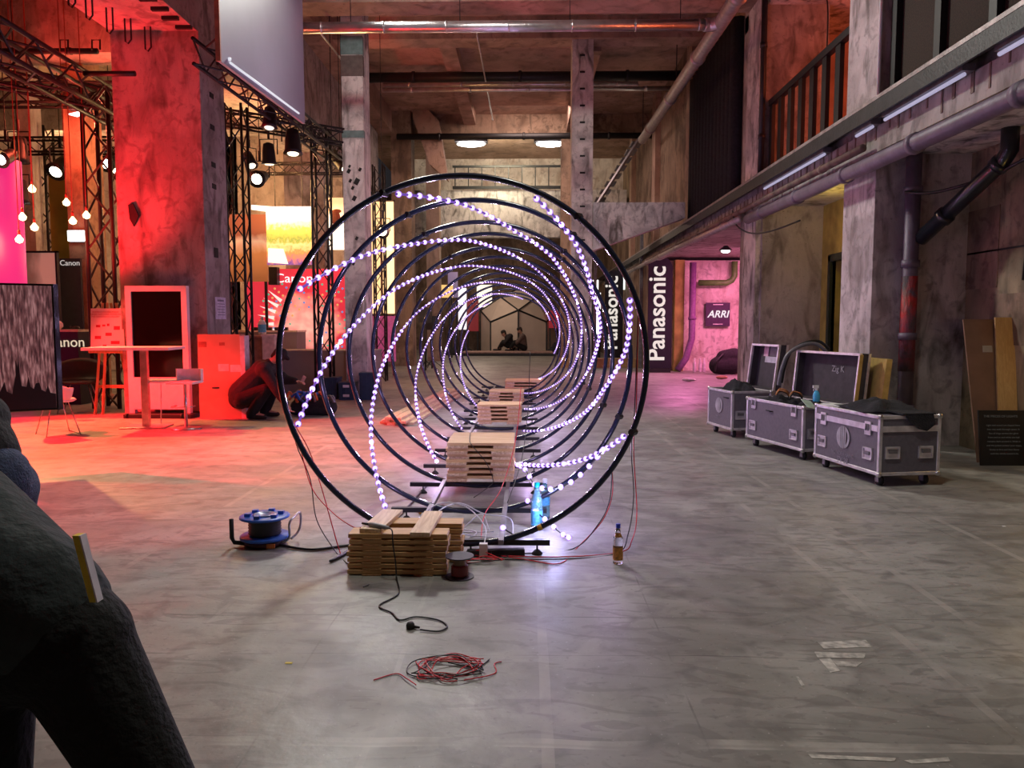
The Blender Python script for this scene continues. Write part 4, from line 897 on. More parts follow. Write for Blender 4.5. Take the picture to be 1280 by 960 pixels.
for (lab, px, Y, x_, wdt, hh, m, mm) in (('brown cardboard sheet with white stickers leaning on right wall', 1206, 8.05, 0, .38, 1.5, M_card, 1), ('pale wooden panel leaning beside brown cardboard sheet', 1246, 8.0, 0, .20, 1.52, wood('pale_ply', (.45, .28, .12), (.55, .36, .17), 2), 0)):
    b0 = Vector((4.66 if mm else 4.86, 0, 0)); s_ = thing('leaning_sheet', lab, 'panel', (b0.x - .25, Y, 0))
    t0 = W(px, 358, Y + .3)
    def P3(u, z): return Vector((t0.x - s_.location.x + (b0.x + .06 - t0.x) * (1 - z / hh) + u, .02 + .28 * z / hh, z))
    part(s_, 'sheet', MB().hexa([P3(0, 0), P3(wdt, 0), P3(wdt, 0) + Vector((0, .02, 0)), P3(0, 0) + Vector((0, .02, 0)), P3(0, hh), P3(wdt, hh), P3(wdt, hh) + Vector((0, .02, 0)), P3(0, hh) + Vector((0, .02, 0))]), m if not mm else mat('dark_cardboard', (.22, .12, .08), .85, 0, .2, 4))
    if mm:
        for u, z in ((.17, 1.15), (.26, .42)): a_ = P3(u, z); part(s_, 'sticker', MB().hexa([a_ + Vector(v) for v in ((0, -.006, 0), (.1, -.006, 0), (.1, .0, 0), (0, .0, 0), (0, .008, .07 if z > 1 else .13), (.1, .008, .07 if z > 1 else .13), (.1, .016, .07 if z > 1 else .13), (0, .016, .07 if z > 1 else .13))]), mat('sticker_grey', (.4, .36, .33), .6))
ls = thing('lit_strip', 'narrow yellow glowing light box at the right edge', 'lamp', (4.72, 7.25, 0)); part(ls, 'diffuser', MB().box(4.76, 4.86, 7.22, 7.26, .85, 1.7), emis('yellow_glow', (1, .62, .1), 1.1), world=True); part(ls, 'stand', MB().box(4.78, 4.84, 7.22, 7.26, 0, .85), M_black, world=True)
# bottles, bag and debris in the pink light
for k, (px, py) in enumerate(((868, 463), (875, 463), (880, 463))):
    q = F(px, py); q = q * (23.3 / q.y); bottle(['left', 'middle', 'right'][k] + ' of three clear bottles standing in the pink light', q.x, q.y, .42, .05, mat('white_plastic_bottle', (.7, .62, .7), .3), mat('pale_band', (.6, .5, .6), .4), mat('cap_white', (.8, .8, .8), .3), (.1, .3), group='bottles in the pink light')
q = F(897, 468); bg = thing('bag', 'black bag slumped on floor against the pink wall', 'bag', (q.x + .2, 22.2, 0)); fused('bag_body', [((-.2, 0, .26), (.25, 0, .28), .26, .28), ((-.05, 0, .5), (.25, 0, .55), .2, .22), ((.1, 0, .3), (.5, .1, .3), .28, .25)], M_cloth, .03, bg); part(bg, 'strap', MB().tube(smoothline([(-.1, -.2, .6), (-.3, -.3, .4), (-.35, -.28, .1)], 5), .025, 6), M_black, True)
q = F(861, 477); single('crumpled_paper', MB().ball((0, 0, .05), .13, 7, (1.6, .7, .35)), mat('print_white', (.8, .8, .8), .6), 'crumpled white paper on the pink lit floor', 'paper', loc=tuple(q))
q = F(902, 474); single('crumpled_paper', MB().ball((0, 0, .05), .11, 7, (1.6, .7, .45)), M_card, 'small brown crumpled paper beside the bag', 'paper', loc=tuple(q))
wc = mat('white_cable', (0, 0, 0))
wires('white cables arching up from behind front timber pile', ((wc, [(-.80, 4.80, .02), (-.72, 4.95, .16), (-.60, 5.1, .24), (-.42, 5.1, .22), (-.28, 4.9, .14), (-.27, 4.70, .08)]), (wc, [(-.66, 4.8, .02), (-.62, 5.0, .18), (-.48, 5.2, .22), (-.3, 5.15, .16), (-.12, 5.1, .14), (-.10, 5.0, .04)]), (wc, [(-.60, 4.8, .03), (-.48, 4.85, .10), (-.35, 4.95, .06), (-.22, 4.95, .05), (-.12, 4.9, .03)])), .0045)
# ================================================================ LEFT EXHIBITION AREA
# projection screen hanging high left
sc = thing('projection_screen', 'large pale projection screen hanging high over the hall', 'screen', (-3.6, 10.5, 4.5))
ya, yb = 3.6 * 960 / 388, 3.6 * 960 / 282
pa, pb = W(272, 77, ya), W(378, 155, yb)
part(sc, 'sheet', MB().hexa([(pa.x, ya, pa.z), (pa.x + .04, ya, pa.z), (pb.x + .04, yb, pb.z), (pb.x, yb, pb.z), (pa.x, ya, 8.0), (pa.x + .04, ya, 8.0), (pb.x + .04, yb, 8.0), (pb.x, yb, 8.0)]), mat('screen_fabric', (.36, .32, .44), .5, 0, .08, 1.2), world=True)
part(sc, 'tube_reflection', MB().tube([(pa.x + .05, ya + .25, pa.z + .07), (pb.x + .05, yb - .35, pb.z + .07)], .014, 8), emis('reflection_white', (.9, .9, 1), .8), True, True)  # reflection of a tube on the sheet, added as a glowing rod
part(sc, 'reflection_glint', MB().ball((pa.x + .055, ya + .22, pa.z + .1), .022, 8), emis('reflection_white', (1, 1, 1), 1), True, True)  # glint at the reflection's end, added as a glowing ball
part(sc, 'edge_strip', MB().box(pa.x - .01, pa.x + .045, ya - .03, ya, pa.z, 8.0), mat('orange_edge', (.6, .2, .12), .5), world=True)

M_truss = mat('black_truss_tube', (.02, .017, .017), .45, .3)
M_trussr = mat('dark_truss_red_side', (.05, .03, .03), .4, .3)
def truss(label, p0, p1, wd, step=None, m=None, group=None, name='lighting_truss', hgt=None):
    m = m or M_truss; p0 = Vector(p0); p1 = Vector(p1); ax = (p1 - p0).normalized(); L_ = (p1 - p0).length; step = step or wd
    u = ax.cross(Vector((0, 0, 1))) if abs(ax.z) < .9 else Vector((1, 0, 0)); u.normalize(); v = u.cross(ax).normalized()
    t = thing(name, label, 'truss', tuple(p0), 0, group); cs = [(-1, -1), (1, -1), (1, 1), (-1, 1)]
    r = wd * .085
    def at(c, d): return p0 + ax * d + u * (cs[c % 4][0] * wd / 2) + v * (cs[c % 4][1] * (hgt or wd) / 2)
    for c in range(4): part(t, 'chord', MB().tube([at(c, 0), at(c, L_)], r, 7), m, True, True)
    n = max(1, int(L_ / step)); s_ = L_ / n
    for i in range(n):
        for c in range(4):
            a, b_ = (c, c + 1) if i % 2 == 0 else (c + 1, c)
            part(t, 'brace', MB().tube([at(a, i * s_), at(b_, (i + 1) * s_)], r * .5, 5), m, False, True)
    return t
def wx(px, Y, py=300): return W(px, py, Y).x
truss('black truss tower standing just right of the big red column', (wx(299, 13.8), 13.8, 0), (wx(299, 13.8), 13.8, 5.3), .29, .4)
truss('black truss tower in front of the bright photo booth', (wx(403, 15.0), 15.0, 0), (wx(403, 15.0), 15.0, 5.2), .29, .4)
truss('red lit truss tower left of the big red column', (wx(134, 13.2), 13.2, 0), (wx(134, 13.2), 13.2, 5.4), .44, .5, M_trussr)
truss('thin dark truss tower behind the hanging bulbs', (wx(54, 18, 240), 18, 2.2), (wx(54, 18, 240), 18, 6.0), .36, .4)
truss('thin truss tower glimpsed between the columns at booth edge', (wx(474, 19.5, 260), 19.5, 0), (wx(474, 19.5, 260), 19.5, 5.4), .26, .4)
truss('long overhead truss running from screen toward the booth', (-3.95, 9.6, 4.78), (-3.95, 17.2, 4.95), .30, .35)
truss('overhead truss crossing above the photo booth', (wx(335, 17.3), 17.3, W(340, 211, 17.3).z), (wx(430, 17.3), 17.3, W(340, 211, 17.3).z), .22, .24)
truss('overhead truss slanting across the upper left of red area', (-6.9, 8.4, 5.15), (-7.1, 14.0, 5.1), .42, .45)
truss('high horizontal truss at far left above the bulbs', (-15, 15.0, 5.85), (-7.6, 15.0, 5.85), .36, .4)
truss('lower horizontal truss at far left behind the red lamp', (-14, 16.8, 5.3), (-7.0, 16.8, 5.3), .3, .36)
truss('short overhead truss between the left towers', (wx(283, 14.2), 14.2, 5.2), (wx(420, 14.2), 14.9, 5.0), .25, .3)
truss('dark truss leading from red tower toward the far left', (wx(134, 13.2), 13.2, 5.25), (-9.5, 11.0, 5.4), .3, .36)
pipe('dark pipe clamped under the red beam at upper left', [W(-20, 64, 13.6), W(122, 64, 13.6)], .05, M_black, 2)
pipe('short dark bar against the top of red column', [W(105, 92, 11.9), W(169, 92, 11.9)], .04, M_black)
for px in (80, 120): single('pipe_clamp', MB().tube([W(px - 5, 62, 13.5), W(px - 5, 50, 13.5), W(px + 5, 50, 13.5), W(px + 5, 62, 13.5)], .016, 6), M_black, ['left', 'right'][px > 100] + ' wire clamp holding the dark pipe under red beam', 'clamp')
# stage spotlights
def spot(label, px, py, Y, s_, tilt, glow=None, gcol=(1, .85, .6)):
    p = W(px, py, Y); t = thing('stage_light', label, 'stage light', tuple(p), tilt[1], 'stage lights on the trusses')
    Rm = Euler((-tilt[0], 0, 0)).to_matrix()
    mb = MB().lathe([(.03, .17), (.075, .15), (.09, .05), (.10, -.10), (.12, -.14)], 16); mb.v = [tuple(Rm @ Vector(v) * s_) for v in mb.v]
    part(t, 'housing', mb, M_black, True)
    mb = MB().lathe([(.0, -.139), (.07, -.142), (.06, -.155), (0, -.165)], 16, cap=False); mb.v = [tuple(Rm @ Vector(v) * s_) for v in mb.v]
    part(t, 'lens', mb, emis('lens_glow_%.1f_%.1f' % (glow, gcol[2]), gcol, glow) if glow else M_blackgloss, True)
    part(t, 'yoke', MB().tube([(-.13*s_, 0, 0), (-.13*s_, 0, .22*s_), (.13*s_, 0, .22*s_), (.13*s_, 0, 0)], .01 * s_, 6), M_black)
    part(t, 'clamp', MB().cyl((0, 0, .22*s_), (0, 0, .36*s_), .018*s_), M_black)
    part(t, 'drop_rod', MB().cyl((0, 0, .3*s_), (0, 0, (7.6 if p.x < -6.45 else (5.95 if p.x < -5.1 else 8.6)) - p.z), .008, n=6), M_black); return t
spot('dark stage light hanging highest below the screen', 337, 148, 12.5, 1.1, (.2, 0), 1.2, (1, .9, .8))
spot('dark stage light right of centre with glowing rim', 366, 178, 13.0, 1.35, (.15, .3), 3.0)
spot('dark stage light left of the booth truss', 336, 193, 14.0, 1.2, (-.1, 0), 2.0)
spot('small stage light beside the left truss tower', 312, 200, 14.2, 1.0, (.6, .8), 3.0)
spot('blazing stage light in front of the photo booth', 325, 222, 15.0, 1.4, (1.25, 0), 14, (1, .85, .6))
spot('stage light glowing beside the middle concrete column', 425, 203, 16, 1.2, (.8, 1.2), 4.0)
spot('blazing stage light just right of middle concrete column', 478, 289, 17.5, 1.3, (1.4, .2), 16, (1, .8, .5))
spot('bright stage light behind the left truss tower upper', 139, 203, 17, 1.5, (1.2, 0), 9, (1, .95, .85))
spot('second bright stage light beside the red column edge', 148, 212, 17.6, 1.0, (1.2, 0), 5, (1, .8, .5))
spot('bright warm stage light above the yellow green wall', 76, 208, 16, 1.7, (.9, 0), 10, (1, .9, .65))
spot('small bright light at the top of the magenta column', 8, 196, 12.6, 1.2, (1.1, 0), 10, (1, .9, .9))
spot('round dark stage light at far left', 24, 188, 14, 1.5, (.1, 0))
spot('second round dark stage light hanging at far left', 25, 240, 14, 1.4, (.1, 0))
# red flood lamp on the rear column
p = W(97, 142, 14.6); fl_ = thing('flood_lamp', 'glowing red white flood lamp at top of the orange column', 'lamp', tuple(p))
part(fl_, 'face', MB().hexa([(p.x - .17, p.y, p.z - .02), (p.x + .05, p.y - .1, p.z - .09), (p.x + .19, p.y, p.z), (p.x - .03, p.y + .1, p.z + .05), (p.x - .17, p.y, p.z + .0), (p.x + .05, p.y - .1, p.z - .07), (p.x + .19, p.y, p.z + .02), (p.x - .03, p.y + .1, p.z + .07)]), emis('red_white_glow', (1, .42, .42), 6), world=True)
part(fl_, 'bracket', MB().box(p.x - .03, p.x + .03, p.y + .1, 15.2, p.z + .09, p.z + .14), M_black, world=True)
part(fl_, 'housing', MB().box(p.x - .17, p.x + .17, p.y - .06, p.y + .1, p.z + .07, p.z + .16), M_black, world=True)
cb = column('column_rear_orange', wx(86, 15.2), wx(112, 15.2), 15.2, 15.8, 7.6, conc('tan_concrete', (.42, .25, .14), (.58, .38, .22), samt=.35))
es = thing('exit_sign', 'glowing white rectangular light box on the orange column', 'sign', tuple(W(97, 295, 15.1))); p = es.location.copy()
part(es, 'diffuser', MB().box(p.x - .17, p.x + .17, p.y - .05, p.y, p.z - .10, p.z + .10), emis('sign_glow', (1, 1, .95), 6), world=True); part(es, 'case', MB().box(p.x - .19, p.x + .19, p.y, p.y + .07, p.z - .12, p.z + .12), M_grey, world=True)
light('POINT', 'flood_red_light', tuple(W(97, 146, 14.2)), (1, .12, .06), 160, None, .1)
# hanging bulbs
for i, (px, py, Y, lab) in enumerate(((40, 235, 12.5, 'hanging bulb highest of the cluster at left'), (83, 252, 13, 'hanging bulb just left of the orange column'), (91, 275, 12.6, 'hanging bulb over the left edge of orange column'), (108, 268, 12.8, 'hanging bulb over the right edge of orange column'),
        (28, 270, 12.2, 'hanging bulb beside the magenta column'), (43, 283, 12.4, 'hanging bulb low in the middle of left cluster'), (24, 298, 12.0, 'lowest hanging bulb beside the magenta column'))):
    p = W(px, py, Y); t = thing('pendant_bulb', lab, 'lamp', tuple(p), 0, 'bare hanging bulbs')
    part(t, 'bulb', MB().lathe([(.012, .06), (.03, .03), (.06, -.01), (.048, -.055), (.01, -.075)], 14), emis('filament_glow', (1, .68, .32), 6), True)
    part(t, 'socket', MB().lathe([(.018, .055), (.02, .13)], 10), mat('red_socket', (.4, .04, .03), .5), True)
    part(t, 'flex', MB().cyl((0, 0, .13), (0, 0, 7.6 - p.z), .007, n=6), mat('red_flex', (.25, .05, .03), .5))
light('POINT', 'bulb_cluster_light', (-8.7, 12.3, 2.9), (1, .6, .3), 45, None, .3)
# concrete column, its magenta lighting put in as emission
mc = thing('pink_lit_column', 'round concrete column at far left, its magenta light painted as glow', 'column', (wx(-5, 12.6), 12.8, 0))
part(mc, 'glowing_shaft', MB().lathe([(.30, 0), (.30, 4.15)], 32), emis('magenta_light_glow', (1, .03, .22), .85), True); part(mc, 'base', MB().lathe([(.36, 0), (.36, .08)], 24), M_black, True)  # concrete shaft that glows in place of pink light falling on it
# pale columns and walls behind
column('column_pale_far', wx(28, 17.5), wx(45, 17.5), 17.5, 17.9, 7.6, M_plaster)
struct('wall_olive_panel', MB().box(wx(64, 16.6), wx(92, 16.6), 16.6, 16.8, 0, W(80, 214, 16.6).z), mat('olive_paint', (.38, .34, .05), .8, 0, .3, 2))
def panel(name, label, cat, px0, px1, py0, py1, Y, m, th=.06, frame=None, floor=True, zb=None):
    a, b_ = W(px0, py1, Y), W(px1, py0, Y); t = thing(name, label, cat, ((a.x + b_.x)/2, Y, zb if zb is not None else max(0, a.z)))
    part(t, 'face', MB().box(a.x, b_.x, Y, Y + th, max(0.02, a.z), b_.z), m, world=True)
    if frame: e = .035; part(t, 'frame', MB().box(a.x - e, a.x, Y - .02, Y + th, max(0, a.z - e), b_.z + e).box(b_.x, b_.x + e, Y - .02, Y + th, max(0, a.z - e), b_.z + e).box(a.x - e, b_.x + e, Y - .02, Y + th, b_.z, b_.z + e).box(a.x - e, b_.x + e, Y - .02, Y + th, max(0, a.z - e), max(.02, a.z)), frame, world=True)
    if zb == 0 and a.z > .15: part(t, 'post', MB().box(a.x + .03, a.x + .09, Y + .01, Y + .05, 0, a.z).box(b_.x - .09, b_.x - .03, Y + .01, Y + .05, 0, a.z), M_black, world=True)
    return t, a, b_
def photo_mat(name, kind, strength):
    m, t, b = nt(name); N, L = t.nodes, t.links; tc = N.new('ShaderNodeTexCoord'); s_ = N.new('ShaderNodeSeparateXYZ'); L.new(tc.outputs['Generated'], s_.inputs[0])
    nz = N.new('ShaderNodeTexNoise'); nz.inputs['Detail'].default_value = 8; L.new(tc.outputs['Generated'], nz.inputs['Vector'])
    ad = N.new('ShaderNodeMath'); ad.operation = 'MULTIPLY_ADD'; L.new(nz.outputs['Fac'], ad.inputs[0])
    r = N.new('ShaderNodeValToRGB'); r.color_ramp.interpolation = 'LINEAR'; e = r.color_ramp.elements
    def stops(st):
        while len(e) < len(st): e.new(.5)
        for i, (p_, c_) in enumerate(st): e[i].position = p_; e[i].color = V4(c_)
    if kind == 'autumn':
        nz.inputs['Scale'].default_value = 14; ad.inputs[1].default_value = .35; L.new(s_.outputs[2], ad.inputs[2])
        stops([(.15, (.12, .05, .22)), (.38, (.75, .22, .06)), (.52, (.9, .55, .2)), (.6, (.25, .3, .05)), (.8, (.85, .6, .1)), (1.0, (1, .95, .8))])
    elif kind == 'crowd':
        nz.inputs['Scale'].default_value = 9; mp = N.new('ShaderNodeMapping'); mp.inputs['Scale'].default_value = (6, 1, 1); L.new(tc.outputs['Generated'], mp.inputs[0]); L.new(mp.outputs[0], nz.inputs['Vector'])
        ad.inputs[1].default_value = 1.0; ad.inputs[2].default_value = 0; stops([(.35, (.05, .02, .022)), (.5, (.16, .07, .07)), (.68, (.42, .24, .23))])
    elif kind == 'brownfade':
        nz.inputs['Scale'].default_value = 3; ad.inputs[1].default_value = .3; L.new(s_.outputs[2], ad.inputs[2]); stops([(.2, (.30, .12, .04)), (.55, (.45, .2, .07)), (.75, (.8, .55, .35)), (.85, (.3, .1, .05))])
    elif kind == 'sunset':
        nz.inputs['Scale'].default_value = 4; ad.inputs[1].default_value = .2; L.new(s_.outputs[2], ad.inputs[2]); stops([(.1, (1, .8, .6)), (.6, (1, .9, .65)), (.85, (.85, .5, .25)), (1, (.5, .3, .15))])
    elif kind == 'sepia':
        nz.inputs['Scale'].default_value = 3; ad.inputs[1].default_value = .6; L.new(s_.outputs[0], ad.inputs[2]); stops([(.4, (.12, .08, .05)), (.75, (.35, .22, .15)), (1.0, (.8, .55, .4))])
    L.new(ad.outputs[0], r.inputs[0]); L.new(r.outputs[0], b.inputs['Base Color']); L.new(r.outputs[0], b.inputs['Emission Color']); b.inputs['Emission Strength'].default_value = strength
    return m
panel('picture_board', 'brown photo panel left of the bright autumn picture', 'picture', 284, 333, 268, 352, 17.6, photo_mat('brown_photo', 'brownfade', .5), zb=0)
t, a, b_ = panel('photo_display', 'large bright autumn landscape picture hung above red booth wall', 'picture', 334, 389, 258, 331, 17.0, photo_mat('autumn_photo', 'autumn', 1.5), zb=2.6)
part(t, 'picture_sky', MB().poly([W(314, 256, 16.98), W(389, 262, 16.98), W(389, 272, 16.98), W(314, 262, 16.98)], (0, .02, 0)), emis('bright_sky', (1, .85, .65), 2.0), world=True)
part(t, 'white_house', MB().poly([W(335, 310, 16.98), W(354, 311, 16.98), W(360, 330, 16.98), W(335, 328, 16.98)], (0, .015, 0)), emis('bright_cream', (1, .85, .6), 1.6), world=True)
part(t, 'hanging_wires', MB().cyl((a.x + .2, 17.03, b_.z), (a.x + .2, 17.03, 5.95), .01).cyl((b_.x - .2, 17.03, b_.z), (b_.x - .2, 17.03, 5.95), .01), M_black, world=True)
t, a, b_ = panel('photo_display', 'glowing sunset picture with dark bird shape beside the concrete column', 'picture', 411, 434, 247, 312, 17.4, photo_mat('sunset_photo', 'sunset', 2.2), zb=2.6)
part(t, 'bird_shape', MB().ball(tuple(W(419, 272, 17.38)), .12, 10, (1, .2, 1.3)).ball(tuple(W(421, 264, 17.38)), .07, 8, (1.5, .2, .7)), mat('bird_brown', (.25, .06, .03), .7), True, True)
part(t, 'hanging_wires', MB().cyl((a.x + .1, 17.43, b_.z), (a.x + .1, 17.43, 8.6), .01).cyl((b_.x - .1, 17.43, b_.z), (b_.x - .1, 17.43, 8.6), .01), M_black, world=True)
# red booth wall with starburst of dots
def burst():
    m, t, b = nt('red_starburst_print'); N, L = t.nodes, t.links; tc = N.new('ShaderNodeTexCoord')
    mp = N.new('ShaderNodeMapping'); mp.inputs['Location'].default_value = (-.60, -.5, -.32); L.new(tc.outputs['Generated'], mp.inputs[0])
    ln = N.new('ShaderNodeVectorMath'); ln.operation = 'LENGTH'; L.new(mp.outputs[0], ln.inputs[0])
    vo = N.new('ShaderNodeTexVoronoi'); vo.inputs['Scale'].default_value = 16; L.new(tc.outputs['Generated'], vo.inputs['Vector'])
    r = N.new('ShaderNodeValToRGB'); e = r.color_ramp.elements; e[0].position = .27; e[0].color = (1, .92, .85, 1); e[1].position = .66; e[1].color = (.62, .03, .05, 1)
    x = e.new(.47); x.color = (.95, .55, .42, 1)
    nz = N.new('ShaderNodeTexNoise'); nz.inputs['Scale'].default_value = 7; L.new(tc.outputs['Generated'], nz.inputs['Vector'])
    ad = N.new('ShaderNodeMath'); ad.operation = 'MULTIPLY_ADD'; L.new(nz.outputs['Fac'], ad.inputs[0]); ad.inputs[1].default_value = .25; L.new(ln.outputs['Value'], ad.inputs[2])
    sb_ = N.new('ShaderNodeMath'); sb_.operation = 'SUBTRACT'; L.new(ad.outputs[0], sb_.inputs[0]); sb_.inputs[1].default_value = .11; L.new(sb_.outputs[0], r.inputs[0])
    L.new(r.outputs[0], b.inputs['Base Color']); L.new(r.outputs[0], b.inputs['Emission Color']); b.inputs['Emission Strength'].default_value = .95; return m
t, a, b_ = panel('booth_wall', 'red backlit booth wall with white starburst of coloured dots', 'booth wall', 308, 434, 336, 438, 18.2, burst(), zb=0)
w_a = W(434, 437, 18.2)
dq = random.Random(4)
dm = [emis('dot_' + n_, c_, .9) for n_, c_ in (('green', (.15, .5, .3)), ('orange', (.9, .45, .15)), ('blue', (.2, .3, .6)), ('white', (1, 1, 1)))]
cx_, cz_ = W(386, 405, 18.15).x, W(386, 405, 18.15).z
for ring in range(7):
    n_ = 12 + ring * 4
    for k in range(n_):
        a__ = 2 * PI * (k + .5 * (ring % 2)) / n_; rr = .40 + ring * .115; x, z = cx_ + rr * 1.15 * math.cos(a__), cz_ + rr * math.sin(a__)
        if b_.x - .05 > x > a.x + .35 and a.z + .05 < z < b_.z - .35: part(t, 'dot', MB().cyl((x, 18.2, z), (x, 18.185, z), .026, n=8), dm[dq.randrange(3)], world=True)
for k in range(9):
    a__ = PI * (.78 + k * .055); r0, r1 = .85, 1.25; x0, z0 = cx_ + r0 * math.cos(a__), cz_ + r0 * math.sin(a__)
    part(t, 'burst_ray', MB().poly([(cx_ + r0*math.cos(a__-.05), 18.19, cz_ + r0*math.sin(a__-.05)), (cx_ + r1*math.cos(a__), 18.19, cz_ + r1*math.sin(a__)), (cx_ + r0*math.cos(a__+.05), 18.19, cz_ + r0*math.sin(a__+.05))], (0, -.01, 0)), emis('ray_white', (1, .85, .75), 1.0), world=True)
text(t, 'lettering', 'Canon', .30, (W(366, 348, 18.1).x - t.location.x, -.03, W(366, 348, 18.1).z - t.location.z), (PI/2, 0, 0), emis('letter_white', (1, 1, 1), 1.1), .004, sx=1.15)
part(t, 'side_box', MB().box(wx(335, 18), wx(346, 18), 17.95, 18.15, W(340, 356, 18).z, W(340, 334, 18).z), M_black, world=True)
# booth counters
def block(name, label, cat, px0, px1, pyt, Y, dep, m, top=None):
    a, b_ = W(px0, 480, Y), W(px1, 480, Y); z = W(px0, pyt, Y).z
    t = thing(name, label, cat, ((a.x + b_.x)/2, Y + dep/2, 0))
    part(t, 'body', MB().box(a.x, b_.x, Y, Y + dep, 0, z - .04), m, world=True); part(t, 'top', MB().box(a.x - .02, b_.x + .02, Y - .02, Y + dep, z - .04, z), top or m, world=True); return t, z
M_counter = mat('taupe_panel', (.30, .25, .25), .7, 0, .12, 2)
block('booth_counter', 'wide taupe counter front at the base of red booth wall', 'counter', 346, 466, 438, 15.9, 1.0, M_counter)
block('display_plinth', 'white plinth behind crouching person', 'plinth', 329, 344, 418, 15.4, .5, mat('pinkish_white', (.7, .58, .6), .5))
block('display_plinth', 'brown plinth left of the white plinth', 'plinth', 313, 328, 420, 15.6, .5, mat('brown_panel', (.25, .13, .12), .6))
tb_, tz = block('display_table', 'long pale display table with black items behind cardboard sheet', 'table', 284, 372, 413, 17.0, .7, M_counter, mat('glossy_cream', (.85, .7, .55), .3))
for k, px in enumerate((318, 324, 331, 337, 347, 352, 357)):
    q = W(px, 411, 17.2); m_ = MB().box(q.x - .05, q.x + .05, 17.15, 17.25, tz, tz + .07).cyl((q.x, 17.15, tz + .035), (q.x, 17.05, tz + .035), .028)
    single('camera', m_, M_black, f'small black camera on the pale booth table, {ORD[k] if k else "first"} from the left', 'camera', 'cameras on the booth table')
q = W(336, 413, 16.0); bottle('clear spray cleaner bottle with blue label on white plinth', Vector((q.x, 15.6, W(329, 418, 15.4).z)), 0, .38, .06, mat('hazy_plastic', (.7, .7, .75), .3), mat('blue_label', (0, 0, 0)), mat('cap_white', (.8, .8, .8), .3)) if False else None
wb = thing('cleaner_bottle', 'clear bottle with blue label on top of the white plinth', 'bottle', (q.x, 15.6, W(329, 418, 15.4).z))
part(wb, 'body', MB().lathe([(.07, 0), (.08, .03), (.08, .22), (.05, .28), (.03, .30)], 18), mat('hazy_plastic', (.7, .7, .75), .3), True); part(wb, 'label_band', MB().lathe([(.081, .04), (.081, .20)], 18, cap=False), mat('blue_label', (0, 0, 0)), True); part(wb, 'cap', MB().lathe([(.03, .30), (.03, .36)], 12), M_white, True)
# crates
def crate(label, px0, px1, pyt, pyb, dep, rz=0):
    a, b_ = F(px0, pyb), F(px1, pyb); z = W(px0, pyt, a.y).z; t = thing('crate', label, 'crate', ((a.x + b_.x)/2, a.y + dep/2, 0), rz, 'dark blue crates by the booth')
    hw = (b_.x - a.x)/2
    part(t, 'body', MB().box(-hw + .01, hw - .01, -dep/2, dep/2, 0, z - .04), M_navy); part(t, 'rim', MB().box(-hw, hw, -dep/2 - .01, dep/2 + .01, z - .05, z), M_navy)
    for s_ in range(3): part(t, 'rib', MB().box(-hw + hw * (.3 + .6 * s_), -hw + hw * (.36 + .6 * s_), -dep/2 - .012, -dep/2, .02, z - .05), M_navy)
    return t, hw, dep
crate('wide dark blue crate against the taupe counter', 396, 422, 472, 499, .4)
t, hw, dp_ = crate('dark blue crate with two white stickers', 423, 443, 478, 500, .4)
for z in (.06, .24): part(t, 'sticker', MB().box(-.06, .06, -dp_/2 - .016, -dp_/2 - .01, z, z + .05), M_white)
crate('dark blue crate leaning behind the light string at column foot', 448, 468, 466, 500, .35, .1)
# tall kiosk frame
p = F(206, 517); a, b_ = W(163, 358, 12.0), W(239, 365, 12.0)
kf = thing('digital_kiosk', 'tall white framed black display standing against red column', 'display', ((a.x + b_.x)/2, 11.85, 0))
x0, x1, z1 = a.x, b_.x, a.z; e = .085
M_fr = mat('frame_white', (.8, .76, .76), .4, 0, .05)
fr = MB().box(x0, x0 + e, 11.82, 11.92, .06, z1).box(x1 - e, x1, 11.82, 11.92, .06, z1).box(x0 + e, x1 - e, 11.82, 11.92, z1 - e, z1).box(x0 + e, x1 - e, 11.82, 11.92, .12, .62)
part(kf, 'frame', fr, M_fr, world=True); part(kf, 'screen', MB().box(x0 + e, x1 - e, 11.85, 11.9, .62, z1 - e), mat('glossy_black', (.006, .004, .004), .12), world=True)
part(kf, 'foot_plate', MB().box(x0 + .02, x1 + .1, 11.6, 12.05, 0, .06), M_black, world=True)
for x in (x0 + .05, x1 - .05): part(kf, 'caster', MB().cyl((x, 11.62, .04), (x + .03, 11.62, .04), .04), M_rubber, True, True)
# paper notice on the column side
nz = thing('paper_notice', 'white printed notice taped to the side of red column', 'notice', (-5.06, 12.65, 1.7)); p = W(272, 386, 12.6)
part(nz, 'sheet', MB().box(-5.076, -5.07, 12.42, 12.85, p.z - .17, p.z + .19), mat('notice_paper', (.62, .62, .75), .7), world=True)
for k in range(6): part(nz, 'text_line', MB().box(-5.069, -5.067, 12.5, 12.5 + (.3 if k else .26), p.z + .12 - k * .045, p.z + (.15 if not k else .13) - k * .045), mat('notice_ink', (.2, .2, .28), .7), world=True)
# high table
p = F(179, 535); hz = W(170, 434, p.y).z; ht = thing('standing_table', 'white square standing table with chrome leg in red light', 'table', (p.x, p.y + .1, 0), .12)
part(ht, 'top', MB().box(-.72, .42, -.28, .45, hz - .04, hz), M_fr); part(ht, 'leg', MB().box(-.045, .045, -.045, .045, .02, hz - .04), M_steel); part(ht, 'base_plate', MB().box(-.30, .30, -.22, .22, 0, .02), M_steel)
bev(ht.children[0], .01)
